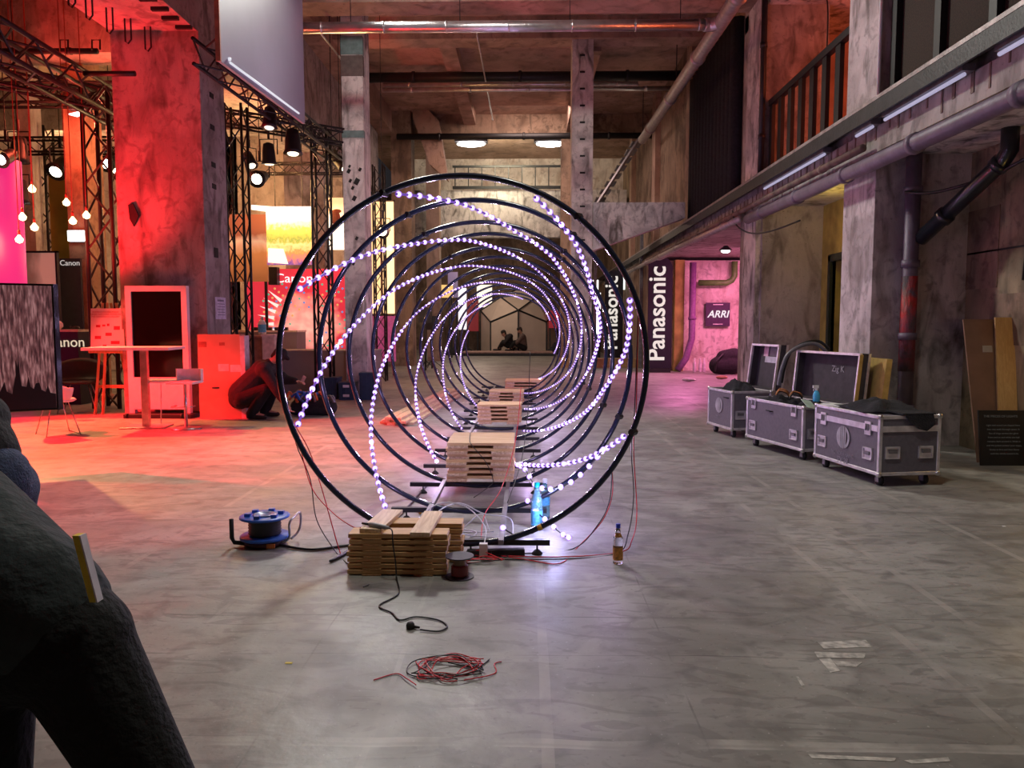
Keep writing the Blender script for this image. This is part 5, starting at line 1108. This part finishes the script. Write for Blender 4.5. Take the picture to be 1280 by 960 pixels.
# easel with poster
ez = thing('easel', 'wooden easel standing behind the white table', 'easel', (wx(132, 12.3), 12.3, 0))
ex = ez.location.x; eb = W(128, 437, 12.3).z
for px0, px1, dy in ((116, 112, -.05), (150, 166, -.05), (136, 146, .3), (127, 124, -.1)):
    part(ez, 'leg', MB().tube([(wx(px0 * .5 + 65, 12.2), 12.25, eb + .75), (wx(px1, 12.2), 12.2 + dy, 0)], .024, 4), wood('easel_wood', (.45, .22, .1), (.6, .33, .16), 2), world=True)
part(ez, 'shelf', MB().box(wx(108, 12.2), wx(152, 12.2), 12.12, 12.2, eb - .05, eb - .01), wood('easel_wood', (0,0,0), (0,0,0)), world=True)
part(ez, 'crossbar', MB().box(wx(113, 12.2), wx(160, 12.2), 12.2, 12.24, .42, .47), wood('easel_wood', (0,0,0), (0,0,0)), world=True)
ps = thing('poster_board', 'pink lit poster board with headline and red pictures on the easel', 'poster', (wx(129, 12.1), 12.1, eb))
pz = [(wx(109, 12.1), eb), (wx(152, 12.1), eb), (wx(148, 12.1), eb + .66), (wx(108, 12.1), eb + .66)]
part(ps, 'board', MB().hexa([(pz[0][0], 12.06, pz[0][1]), (pz[1][0], 12.06, pz[1][1]), (pz[1][0], 12.08, pz[1][1]), (pz[0][0], 12.08, pz[0][1]), (pz[3][0], 12.14, pz[3][1]), (pz[2][0], 12.14, pz[2][1]), (pz[2][0], 12.16, pz[2][1]), (pz[3][0], 12.16, pz[3][1])]), mat('poster_white', (.8, .72, .74), .6, 0, .04), world=True)
pk = mat('poster_red', (.45, .02, .05), .6)
text(ps, 'headline', 'INSPIRATION HAS MANY\nFACES. DISCOVER YOURS IN\nTHE EXPERIENCE GALLERY', .038, (-.02, .014 - .0, .565), (PI/2 - .12, 0, 0), pk, .0006)
for u, z, w_, h_ in ((-.14, .38, .07, .04), (-.05, .39, .05, .03), (.02, .40, .04, .04), (.16, .35, .10, .06), (.03, .25, .10, .05), (-.14, .20, .10, .05), (.14, .12, .14, .05), (-.03, .06, .06, .05)):
    part(ps, 'printed_picture', MB().hexa([(u - w_/2, -.044 + .12*z, z - h_/2), (u + w_/2, -.044 + .12*z, z - h_/2), (u + w_/2, -.036 + .12*z, z - h_/2), (u - w_/2, -.036 + .12*z, z - h_/2), (u - w_/2, -.044 + .12*(z+h_), z + h_/2), (u + w_/2, -.044 + .12*(z+h_), z + h_/2), (u + w_/2, -.036 + .12*(z+h_), z + h_/2), (u - w_/2, -.036 + .12*(z+h_), z + h_/2)]), pk)
# bar stool
p = F(233, 536); st2 = thing('bar_stool', 'white low backed stool on a chrome pole beside waste bin', 'stool', (p.x, p.y, 0))
sz_ = W(230, 478, p.y).z
part(st2, 'seat', MB().obox((0, .0, sz_), (.38, .36, .035)), M_fr); bev(st2.children[0], .015, 3)
bk = MB().poly([(.15 * math.sin(a) * 1.3 - 0, .16 + .05 * math.cos(a) , sz_ + .02) for a in [PI/2 - PI * k/8 for k in range(9)]] + [(.13 * math.sin(a) * 1.3, .13 + .05 * math.cos(a), sz_ + .02) for a in [-PI/2 + PI * k/8 for k in range(9)]], (0, 0, .16)); part(st2, 'backrest', bk, M_fr)
part(st2, 'pole', MB().cyl((0, 0, .03), (0, 0, sz_ - .02), .022), M_steel, True); part(st2, 'base', MB().lathe([(.20, 0), (.20, .012), (.05, .03)], 28), M_steel, True); part(st2, 'footrest', MB().tube([(-.13, -.0, .32), (-.13, -.16, .32), (.13, -.16, .32), (.13, 0, .32)], .009, 6), M_steel, True)
st3 = thing('side_chair', 'white moulded chair glimpsed behind the stool pole', 'chair', (p.x - .55, p.y + .45, 0))
part(st3, 'leg_frame', MB().tube([(-.02, 0, 0), (0, 0, sz_ - .03)], .008, 6), M_steel); part(st3, 'seat', MB().box(-.2, .2, -.18, .18, sz_ - .03, sz_), M_fr)
# waste bin
p = F(271, 523); wbn = thing('waste_bin', 'black plastic waste bin in front of the cardboard sheet', 'bin', (p.x, p.y + .18, 0))
part(wbn, 'shell', MB().lathe([(.14, 0), (.145, .01), (.185, .47), (.172, .47), (.135, .02)], 28, cap=False).lathe([(.14, .0), (.14, .012)], 28), mat('bin_black', (.012, .011, .013), .35), True); part(wbn, 'rim', MB().lathe([(.18, .46), (.195, .465), (.195, .485), (.175, .485)], 28, cap=False), mat('bin_black', (0, 0, 0)), True)
# cardboard sheet (flat box on edge)
p0, p1 = F(250, 523), F(306, 523); cbx = thing('cardboard_box', 'large flat cardboard box standing on edge in red light', 'box', ((p0.x + p1.x)/2, p0.y + .1, 0)); zt = W(250, 418, p0.y).z
part(cbx, 'box_body', MB().box(p0.x, p1.x - .04, p0.y, p0.y + .2, 0, zt), M_card, world=True); part(cbx, 'edge_flap', MB().box(p1.x - .04, p1.x + .03, p0.y, p0.y + .2, 0, zt - .02), mat('pale_board_edge', (.6, .55, .58), .8), world=True)
for px0, px1, py0, py1 in ((273, 286, 455, 464), (288, 302, 456, 465), (274, 281, 428, 432), (248, 258, 427, 434)):
    a, b_ = W(px0, py1, p0.y), W(px1, py0, p0.y); part(cbx, 'shipping_label', MB().box(a.x, b_.x, p0.y - .004, p0.y, a.z, b_.z), mat('label_paper', (.75, .6, .55), .7) if py0 > 450 else mat('label_dark', (.3, .1, .06), .7), world=True)
# tub chair with wire legs
def wire_chair(label, x, y, rz, shell, z=.46):
    t = thing('wire_leg_chair', label, 'chair', (x, y, 0), rz)
    sh = MB(); n = 20; rows = 7
    for i in range(rows + 1):
        u = i / rows
        for j in range(n + 1):
            a = -PI * .08 + (PI * 1.16) * j / n; r = .20 + .13 * u ** .6; h = z + (.36 * u ** 1.4) * (.45 + .55 * math.sin(max(0, min(PI, a))) )
            sh.v.append((r * 1.05 * math.cos(a), r * math.sin(a) - .03, h))
    for i in range(rows):
        for j in range(n): k = i * (n + 1) + j; sh.f.append((k, k + 1, k + n + 2, k + n + 1))
    o = part(t, 'shell', sh, shell, True); m = o.modifiers.new('solid', 'SOLIDIFY'); m.thickness = .02
    part(t, 'seat', MB().lathe([(.0, z + .01), (.21, z + .01), (.23, z - .01), (.2, z - .03)], 24), shell, True)
    for sx in (-1, 1):
        for sy in (-1, 1): part(t, 'leg', MB().tube([(sx * .12, sy * .1, z - .03), (sx * .23, sy * .2, .0)], .007, 6), M_steel, True)
    part(t, 'leg_runner', MB().tube([(-.23, -.2, .01), (.23, -.2, .01)], .006, 6), M_steel, True)
    return t
p = F(96, 516); wire_chair('black tub chair with wire legs left of the easel', p.x, p.y + .1, PI * .1, mat('tub_black', (.03, .015, .015), .5), .48).scale = (1.25, 1.1, 1.05)
p = F(58, 546); wire_chair('wire legged chair half hidden behind the crowd picture screen', p.x, p.y + .25, 2.4, M_fr, .46)
# big tv with crowd picture
ty = 7.6; a, b_ = W(-75, 352, ty - .35), W(66, 354, ty); tv = thing('television', 'large screen on stand showing a concert crowd at left edge', 'television', ((a.x + b_.x)/2, ty, 0))
z0, z1 = W(66, 512, ty).z, W(66, 355, ty).z
Ax, Ay = a.x, ty - .5; Bx, By = b_.x, ty
part(tv, 'bezel', MB().hexa([(Ax, Ay, z0), (Bx, By, z0), (Bx + .012, By + .06, z0), (Ax, Ay + .06, z0), (Ax, Ay, z1), (Bx, By, z1), (Bx + .012, By + .06, z1), (Ax, Ay + .06, z1)]), mat('glossy_black', (0, 0, 0)), world=True)
def TP(u, z): return Vector((Ax + (Bx - Ax) * u, Ay + (By - Ay) * u - .004, z))
part(tv, 'screen', MB().poly([TP(.0, z0 + .02), TP(.985, z0 + .02), TP(.985, z1 - .02), TP(.0, z1 - .02)], (0, .003, 0)), photo_mat('crowd_photo', 'crowd', .55), world=True)
mb = MB(); cq = random.Random(9); k = 0; u = .3
cpts = [TP(.3, z0 + .02)]
prof = [(.42, .25), (.52, .33), (.56, .50), (.575, .33), (.62, .28), (.655, .62), (.66, .88), (.672, .74), (.684, .90), (.69, .60), (.70, .42), (.74, .40), (.76, .58), (.775, .40), (.80, .36), (.82, .46), (.85, .47), (.865, .34), (.90, .30), (.92, .42), (.94, .28), (.985, .26)]
cpts += [TP(u, z0 + .02 + h * .55) + Vector((0, -.004, 0)) for u, h in prof] + [TP(.985, z0 + .02)]
mbs = MB().poly(cpts, (0, .003, 0)); part(tv, 'crowd_silhouette', mbs, mat('silhouette_black', (.01, .005, .008), .5), world=True)
part(tv, 'stand_pole', MB().box(Ax + .15, Ax + .25, Ay + .1, Ay + .2, 0, z0 + .3), M_black, world=True); part(tv, 'stand_base', MB().box(Ax - .2, Ax + .5, Ay - .2, Ay + .4, 0, .03), M_black, world=True)
# sepia panel, black sign board, counter with lettering
panel('picture_board', 'sepia picture board behind the crowd screen', 'picture', 22, 69, 316, 436, 14.4, photo_mat('sepia_photo', 'sepia', .2), frame=M_black, zb=0)
t, a, b_ = panel('sign_board', 'black sign board with white lettering behind the orange column', 'sign', 70, 100, 323, 420, 15.0, mat('board_charcoal', (.02, .025, .03), .6), zb=0)
text(t, 'lettering', 'Canon', .15, (W(88, 329, 15).x - t.location.x, -.02, W(88, 329, 15).z - t.location.z), (PI/2, 0, 0), emis('dim_white', (1, .95, .9), .5), .002)
t, tz = block('sign_counter', 'black counter with white lettering left of the easel', 'counter', 64, 100, 412, 13.6, .6, M_black, mat('counter_cream', (.6, .5, .35), .5))
text(t, 'lettering', 'Canon', .26, (W(83, 428, 13.6).x - t.location.x, -.32, W(83, 428, 13.6).z), (PI/2, 0, 0), emis('cream_letters', (1, .85, .6), .7), .003)
single('white_bag', MB().ball((0, 0, .08), .1, 8, (1.2, .7, .9)), M_fr, 'small white packet on the lettered counter', 'packet', loc=(t.location.x - .2, 13.75, tz))
single('cable_coil', MB().tube([( .08 * math.cos(a), .05 * math.sin(a), .02 + .04 * abs(math.sin(a * 1.5))) for a in [k * .5 for k in range(26)]], .009, 6), M_wire, 'coil of cable on the lettered counter', 'cable', loc=(t.location.x + .12, 13.75, tz))
block('low_table', 'low pale table legs and shelf behind the tub chair', 'table', 68, 122, 495, 14.2, .5, mat('warm_panel', (.55, .25, .15), .6))
# warm lit tall windows behind the middle column
for k, (px0, px1, s_) in enumerate(((463, 476, 1.4), (478, 492, 2.2))):
    panel('light_box', ['left', 'right'][k] + ' tall glowing cream panel seen right of middle column', 'light panel', px0, px1, 252, 392, 22.5, emis('cream_panel_%d' % k, (1, .62, .28), s_), frame=M_brown, zb=0)
panel('shelf_unit', 'magenta lit furniture stack behind first rings', 'shelf', 462, 494, 395, 452, 21.5, mat('magenta_lit_furniture', (.55, .14, .35), .6, emit=(.8, .1, .4), estr=.15), zb=0)  # faint emission stands in for magenta light on the furniture
for k in range(3): z = .35 + .35 * k; pass

# ================================================================ FAR END OF THE HALL
# black-edged polyhedral dome
dc = Vector((W(648, 440, 37.6).x, 39.4, 0)); dome = thing('panel_dome', 'pale panelled dome with black edges at the far end', 'dome', (dc.x, dc.y, 0))
M_dome = mat('dome_panel', (.62, .50, .42), .8, 0, .08, 2)
low = []; top_ = []
for k in range(8):
    a = -PI / 2 + k * PI / 4; rr = 1.95; h = 2.12 if k % 2 == 0 else 1.55
    low.append(dc + Vector((rr * math.cos(a), rr * math.sin(a), h)))
    if k % 2: top_.append(dc + Vector((1.25 * math.cos(a), 1.25 * math.sin(a), 2.78)))
apex = dc + Vector((0, 0, 3.25)); faces = []; bars = []
def foot(v): return Vector((v.x, v.y, .02))
for k in range(8):
    a, b_ = low[k], low[(k + 1) % 8]; faces.append([foot(a), foot(b_), b_, a]); bars += [(foot(a), a), (a, b_)]
for q_ in range(4):
    A_, B_, C_, E_ = low[2*q_], low[2*q_+1], low[(2*q_+2) % 8], top_[q_]
    faces += [[A_, B_, E_], [B_, C_, E_], [E_, C_, apex], [C_, top_[(q_+1) % 4], apex]]; bars += [(A_, E_), (E_, C_), (E_, apex)]
for fp in faces:
    c = sum(fp, Vector()) / len(fp); n_ = (c - dc - Vector((0, 0, 1.0))).normalized(); part(dome, 'panel', MB().poly(fp, -n_ * .03), M_dome, world=True)
for a, b_ in bars: part(dome, 'edge_bar', MB().tube([a, b_], .045, 5), M_black, False, True)
a, b_ = F(574, 445), F(694, 445); mt = thing('floor_mat', 'low padded mat platform under the far dome', 'platform', ((a.x + b_.x)/2, a.y, 0))
part(mt, 'platform_body', MB().box(a.x, b_.x, a.y, a.y + 2.2, 0, .12), M_black, world=True); part(mt, 'blanket', MB().box(a.x + .1, b_.x - .1, a.y + .05, a.y + 2.1, .12, .17), mat('blanket', (.4, .25, .22), .9, 0, .4, 6), world=True)
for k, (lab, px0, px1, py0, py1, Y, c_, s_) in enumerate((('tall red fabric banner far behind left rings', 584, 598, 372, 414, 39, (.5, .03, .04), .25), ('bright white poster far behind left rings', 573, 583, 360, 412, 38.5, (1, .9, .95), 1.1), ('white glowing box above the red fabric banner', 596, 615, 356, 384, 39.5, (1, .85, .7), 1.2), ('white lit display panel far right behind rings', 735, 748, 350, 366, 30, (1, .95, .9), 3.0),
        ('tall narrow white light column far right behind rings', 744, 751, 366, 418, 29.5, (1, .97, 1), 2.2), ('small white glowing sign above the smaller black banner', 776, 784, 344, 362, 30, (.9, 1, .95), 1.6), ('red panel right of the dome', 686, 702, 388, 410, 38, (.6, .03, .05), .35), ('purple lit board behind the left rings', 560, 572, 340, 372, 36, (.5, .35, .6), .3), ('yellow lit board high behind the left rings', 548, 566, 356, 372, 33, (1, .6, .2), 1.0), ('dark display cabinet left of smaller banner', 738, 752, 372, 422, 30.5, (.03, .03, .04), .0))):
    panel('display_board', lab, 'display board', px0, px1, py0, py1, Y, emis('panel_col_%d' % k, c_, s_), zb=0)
a = W(772, 440, 27); block('low_bench', 'long low ochre bench behind the right side rings', 'bench', 700, 812, 448, 25.6, .4, mat('bench_ochre', (.45, .28, .12), .6))
for k, (px, Y, r_) in enumerate(((578, 38, .25), (584, 37.6, .3), (697, 37, .55), (566, 36, .35))):
    q = W(px, 440, Y); heap('bag', ['small dark bag left of the dome', 'dark bag at left end of far platform', 'large dark beanbag right of the dome', 'dark bundle beside far left poster'][k], 'bag', (q.x, Y, 0), r_, r_, r_ * 1.1, 40 + k, M_cloth, 14)
for k, (px, py0, py1, Y) in enumerate(((532, 385, 455, 24), (540, 395, 452, 25))):
    q = W(px, py1, Y); t = thing('equipment_stand', ['left', 'right'][k] + ' dark equipment stand among the left rings', 'stand', (q.x, Y, 0)); zt = W(px, py0, Y).z
    part(t, 'pole', MB().cyl((q.x, Y, 0), (q.x, Y, zt), .03), M_black, True, True); part(t, 'box', MB().box(q.x - .2, q.x + .2, Y - .1, Y + .15, zt - .45, zt), M_black, world=True)
    for a__ in (0, 2.1, 4.2): part(t, 'leg', MB().cyl((q.x, Y, .3), (q.x + .4 * math.cos(a__), Y + .4 * math.sin(a__), .0), .015), M_black, True, True)
# ================================================================ PEOPLE
M_skin = mat('skin', (.48, .26, .19), .55, 0, .08, 20); M_hair = mat('dark_hair', (.02, .014, .012), .8, 0, .3, 60, .4)
M_jkt = mat('black_jacket', (.018, .015, .018), .9, 0, .3, 14, .5); M_tr = mat('black_trousers', (.004, .004, .005), .9, 0, .3, 14, .5)
M_grys = mat('charcoal_shirt', (.022, .030, .034), .9, 0, .25, 9, .5); M_jean = mat('blue_denim', (.055, .068, .14), .9, 0, .35, 30, .6); M_shoe = mat('black_shoe', (.012, .012, .012), .5)
def hand_caps(w, d, sd, s_=1.0, curl=.5):
    """palm and five separate bent fingers"""
    w, d, sd = Vector(w), Vector(d).normalized(), Vector(sd).normalized(); nm = d.cross(sd); out = []
    for o in (-.026, -.009, .009, .026): out.append((w + sd * o * .6, w + d * .085 * s_ + sd * o * s_, .016 * s_, .012 * s_))
    for o, L_ in ((.029, .062), (.010, .074), (-.010, .070), (-.029, .056)):
        b0 = w + d * .09 * s_ + sd * o * s_; c1_ = b0 + (d * .9 + nm * curl * .5 + sd * o * 2).normalized() * L_ * .5 * s_; c2_ = c1_ + (d * .55 + nm * curl * 1.3).normalized() * L_ * .5 * s_
        out += [(b0, c1_, .0095 * s_, .0085 * s_), (c1_, c2_, .0085 * s_, .007 * s_)]
    t0 = w + d * .02 * s_ + sd * .02 * s_; t1 = t0 + (d * .5 + sd * .8).normalized() * .042 * s_; t2 = t1 + (d * .8 + sd * .35 + nm * .3).normalized() * .036 * s_
    return out + [(t0, t1, .013 * s_, .011 * s_), (t1, t2, .011 * s_, .009 * s_)]
def person(label, base, J, top=M_jkt, bot=M_tr, headdir=(1, 0, 0), group=None, hair=True, vox=.011, coat=(), fat=1.0, sc=1.0, tuck=.02):
    """one fused body, clothes over it, face and hair; J: joint positions relative to base"""
    root = thing('person', label, 'person', tuple(base), 0, group); V = {k: Vector(v) for k, v in J.items()}
    nk, hd = V['neck'], V['head']; up = (hd - nk).normalized(); f = Vector(headdir).normalized(); f = (f - up * f.dot(up)).normalized(); sd = f.cross(up).normalized()
    B = [(V['pelvis'], V['chest'], .125, .13), (V['Lsh'].lerp(V['chest'], .3), V['Rsh'].lerp(V['chest'], .3), .09, .09), (V['Lhip'], V['Rhip'], .095, .095), (V['chest'], nk, .07, .052), (nk, hd, .052, .06),
         (hd - up * .035 + f * .012, hd + up * .055 - f * .012, .072, .086), (hd - up * .07 + f * .045, hd - up * .05 + f * .05, .032, .04), (hd + f * .085 + up * .012, hd + f * .105 - up * .018, .010, .014)]
    for s_ in 'LR':
        B += [(V['chest'], V[s_ + 'sh'], .08, .06), (V[s_ + 'sh'], V[s_ + 'el'], .055, .042), (V[s_ + 'el'], V[s_ + 'wrist'], .042, .027), (V[s_ + 'hip'], V[s_ + 'kn'], .088, .058), (V[s_ + 'kn'], V[s_ + 'kn'].lerp(V[s_ + 'an'], .3), .056, .058), (V[s_ + 'kn'].lerp(V[s_ + 'an'], .3), V[s_ + 'an'], .058, .036), (V[s_ + 'an'], V[s_ + 'to'], .036, .03)]
        d = (V[s_ + 'wrist'] - V[s_ + 'el']).normalized(); q = d.cross(Vector((0, 0, 1))); q = q.normalized() if q.length > .1 else Vector((1, 0, 0)); B += hand_caps(V[s_ + 'wrist'], d, q * (1 if s_ == 'L' else -1))
    body = fused('body', B, M_skin, vox * .62, root, 2)
    for k in (-1, 1):
        link('eye', MB().ball(tuple(hd + f * .082 + sd * .030 * k + up * .012), .011, 8, (1, 1, .7)).mesh('eye', mat('eye_dark', (.02, .015, .015), .2), True), body)
        link('ear', MB().ball(tuple(hd + sd * .082 * k - f * .008), .026, 8, (.5, .8, 1.2)).mesh('ear', M_skin, True), body)
    link('mouth', MB().ball(tuple(hd + f * .090 - up * .052), .017, 8, (1, 1, .35)).mesh('mouth', mat('lips', (.30, .10, .09), .5), True), body)
    g = .022 * fat
    T = [(V['pelvis'].lerp(V['chest'], tuck), V['chest'], .125 + g, .135 + g), (V['Lsh'].lerp(V['chest'], .25), V['Rsh'].lerp(V['chest'], .25), .095 + g, .095 + g), (V['chest'], V['chest'].lerp(nk, .7), .09 + g, .055 + g)] + list(coat)
    P = [(V['Lhip'], V['Rhip'], .10 + g, .10 + g), (V['pelvis'], V['pelvis'] * .98 + V['chest'] * .02, .125 + g * .5, .12 + g * .5)]
    for s_ in 'LR':
        T += [(V['chest'], V[s_ + 'sh'], .09 + g, .065 + g), (V[s_ + 'sh'], V[s_ + 'el'], .06 + g, .048 + g), (V[s_ + 'el'], V[s_ + 'el'].lerp(V[s_ + 'wrist'], .86), .048 + g, .032 + g * .7)]
        P += [(V['pelvis'], V[s_ + 'hip'], .12 + g * .5, .098 + g), (V[s_ + 'hip'], V[s_ + 'kn'], .095 + g, .062 + g), (V[s_ + 'kn'], V[s_ + 'an'], .064 + g, .045 + g)]
    fused('jacket' if top is not M_grys else 'shirt', T, top, vox, root); fused('trousers', P, bot, vox, root)
    for s_ in 'LR':
        a, b_ = V[s_ + 'an'], V[s_ + 'to']; d = (b_ - a); d.z = 0; d.normalize(); h0 = Vector((a.x, a.y, .045)) - d * .04
        fused('shoe', [(h0, h0 + d * .10, .046, .044), (h0 + d * .10, h0 + d * .24 + Vector((0, 0, -.008)), .046, .036), (h0, h0 + Vector((0, 0, .05)), .046, .05)], M_shoe, .012, root)
    if hair: fused('hair', [(hd + up * .045 - f * .03, hd + up * .06 + f * .005, .095, .088), (hd + up * .02 - f * .045, hd - up * .05 - f * .045, .08, .055)], M_hair, vox, root)
    root.scale = (sc, sc, sc); return root
# crouching person working beside the hoops
p = F(325, 524)
J = dict(pelvis=(-.27, .0, .36), chest=(.02, .02, .74), neck=(.16, .02, .87), head=(.27, .02, .95), Lsh=(.10, .17, .76), Rsh=(.10, -.15, .76), Lel=(.30, .22, .58), Rel=(.30, -.18, .45), Lwrist=(.50, .16, .56), Rwrist=(.44, -.16, .22),
         Lhip=(-.24, .12, .32), Rhip=(-.24, -.12, .32), Lkn=(.14, .20, .50), Rkn=(.12, -.16, .45), Lan=(-.02, .20, .09), Ran=(-.10, -.16, .09), Lto=(.16, .20, .05), Rto=(.08, -.16, .05))
pr = person('person crouching in dark jacket and cap working on the floor by the hoops', (p.x - .02, p.y + .15, 0), J, headdir=(.8, -.15, -.55), fat=1.6, coat=[(Vector((-.30, 0, .38)), Vector((-.05, .0, .62)), .21, .20), (Vector((-.34, 0, .30)), Vector((-.24, 0, .34)), .17, .19), (Vector((-.30, -.08, .26)), Vector((-.30, .08, .26)), .12, .12)])
hd = Vector(J['head']); up = (hd - Vector(J['neck'])).normalized()
fused('cap', [(hd + up * .055, hd + up * .07, .098, .09), (hd + up * .035 + Vector((.07, -.01, -.02)), hd + up * .03 + Vector((.13, -.02, -.05)), .045, .03)], M_jkt, .009, pr)
single('handheld_device', MB().obox((p.x + .585, p.y + .30, .58), (.05, .015, .13), Euler((0, .5, 0)).to_matrix()), mat('pale_skin_case', (.6, .45, .42), .4), 'small pale device held up by the crouching person', 'device')
# open tool bag with colourful bits
q = F(388, 520); tb = thing('tool_bag', 'open dark bag spilling orange and blue tools beside crouching person', 'bag', (q.x, q.y + .2, 0))
fused('bag_body', [(Vector((-.25, 0, .12)), Vector((.25, 0, .12)), .13, .13), (Vector((-.22, .02, .22)), Vector((.2, .02, .2)), .10, .09), (Vector((-.3, -.08, .07)), Vector((.3, -.08, .07)), .07, .07)], M_cloth, .015, tb)
rq = random.Random(12)
for k in range(22):
    x, y, z = rq.uniform(-.3, .3), rq.uniform(-.2, .02), rq.uniform(.24, .34); a = Vector((x, y, z))
    part(tb, ['orange_tool', 'blue_tool', 'cable_piece'][k % 3], MB().tube(smoothline([a, a + Vector((rq.uniform(-.1, .1), -.05, .06)), a + Vector((rq.uniform(-.15, .15), -.08, -.04))], 4), .02, 7), (mat('tool_orange', (.75, .18, .06), .5), M_blue, M_grey)[k % 3], True)
# two people under the far dome
def sitter(label, px, py, Y, fc, top, hd_=(0, 0)):
    q = W(px, py, Y)
    J = dict(pelvis=(0, 0, .12), chest=(-.06 * fc + hd_[0] * .5, -.02, .50), neck=(-.11 * fc + hd_[0], -.02, .68 + hd_[1]), head=(-.17 * fc + hd_[0], -.03, .80 + hd_[1]), Lsh=(-.05, .17, .58), Rsh=(-.05, -.17, .58), Lel=(-.28 * fc, .2, .36), Rel=(-.26 * fc, -.24, .34), Lwrist=(-.45 * fc, .12, .2), Rwrist=(-.42 * fc, -.16, .14),
             Lhip=(0, .12, .12), Rhip=(0, -.12, .12), Lkn=(-.36 * fc, .26, .34), Rkn=(-.38 * fc, -.2, .30), Lan=(-.5 * fc, .10, .09), Ran=(-.52 * fc, -.12, .09), Lto=(-.64 * fc, .10, .05), Rto=(-.66 * fc, -.12, .05))
    return person(label, (q.x, Y, .17), J, top=top, headdir=(-fc, -.2, -.4), vox=.02, sc=1.22)
sitter('person in dark top bending forward on the far mat, left one', 640, 440, 37.0, 1, M_jkt, (-.16, -.12))
sitter('person in brown top sitting on the far mat, right one', 655, 440, 36.7, 1, mat('brown_shirt', (.12, .08, .07), .9))
# second person at the left edge: denim trousers, black jacket
J = dict(pelvis=(.06, 0, .91), chest=(-.24, .10, 1.27), neck=(-.30, .10, 1.44), head=(-.36, .10, 1.56), Lsh=(-.20, .28, 1.33), Rsh=(-.22, -.06, 1.33), Lel=(-.30, .36, 1.06), Rel=(-.42, -.10, 1.10), Lwrist=(-.45, .26, .90), Rwrist=(-.60, .0, .98),
    Lhip=(.03, .11, .85), Rhip=(.04, -.10, .85), Lkn=(.0, .13, .50), Rkn=(-.02, -.12, .50), Lan=(-.06, .14, .09), Ran=(-.06, -.12, .09), Lto=(-.20, .15, .05), Rto=(-.20, -.12, .05))
J2 = {k: Vector(v) for k, v in J.items()}
person('person in blue denim trousers and black jacket cut off by the left edge', (-1.95, 2.62, -.0), J, top=M_jkt, bot=M_jean, headdir=(-1, .2, 0), coat=[(Vector((-.02, -.05, 1.10)), Vector((-.02, .08, 1.11)), .10, .10)], tuck=.22)
# foreground person bending away, charcoal shirt and black work trousers
o0 = Vector((-1.02, 1.52, 0))
J = dict(pelvis=(-1.00, 1.50, .86), chest=(-1.30, 1.66, 1.00), neck=(-1.50, 1.74, 1.02), head=(-1.62, 1.78, .99), Lsh=(-1.36, 1.50, .97), Rsh=(-1.32, 1.84, .95), Lel=(-1.5, 1.44, .72), Rel=(-1.46, 1.88, .68), Lwrist=(-1.6, 1.46, .48), Rwrist=(-1.56, 1.86, .44),
    Lhip=(-1.13, 1.50, .80), Rhip=(-.93, 1.50, .80), Lkn=(-1.10, 1.46, .46), Rkn=(-.75, 1.50, .44), Lan=(-1.10, 1.52, .09), Ran=(-.60, 1.56, .09), Lto=(-1.12, 1.66, .05), Rto=(-.56, 1.70, .05))
J = {k: tuple(Vector(v) - o0) for k, v in J.items()}
fp_ = person('person bending away at lower left in charcoal shirt and black work trousers', tuple(o0), J, top=M_grys, bot=M_tr, headdir=(-1, .3, -.5), coat=[(Vector((.0, -.02, .90)), Vector((-.30, .12, .98)), .135, .16)], vox=.009)
# folding rule in the trouser pocket
a, b_ = W(98, 668, 1.44), W(110, 714, 1.44)
fr_ = thing('folding_rule', 'yellow folding rule sticking out of the black trousers pocket', 'ruler', tuple(b_))
d_ = (a - b_).normalized(); sx = Vector((1, 0, 0)); fy = d_.cross(sx).normalized(); a2 = a - b_; lo_ = -d_ * .06
for k in range(5):
    o_ = sx * (.0032 * (k - 2)); part(fr_, 'rule_slat', MB().hexa([lo_ + o_ - fy * .010, lo_ + o_ + sx * .003 - fy * .010, lo_ + o_ + sx * .003 + fy * .010, lo_ + o_ + fy * .010, a2 + o_ - fy * .010, a2 + o_ + sx * .003 - fy * .010, a2 + o_ + sx * .003 + fy * .010, a2 + o_ + fy * .010]), mat('rule_yellow', (.75, .62, .06), .45) if k < 4 else mat('rule_white', (.75, .7, .75), .45))
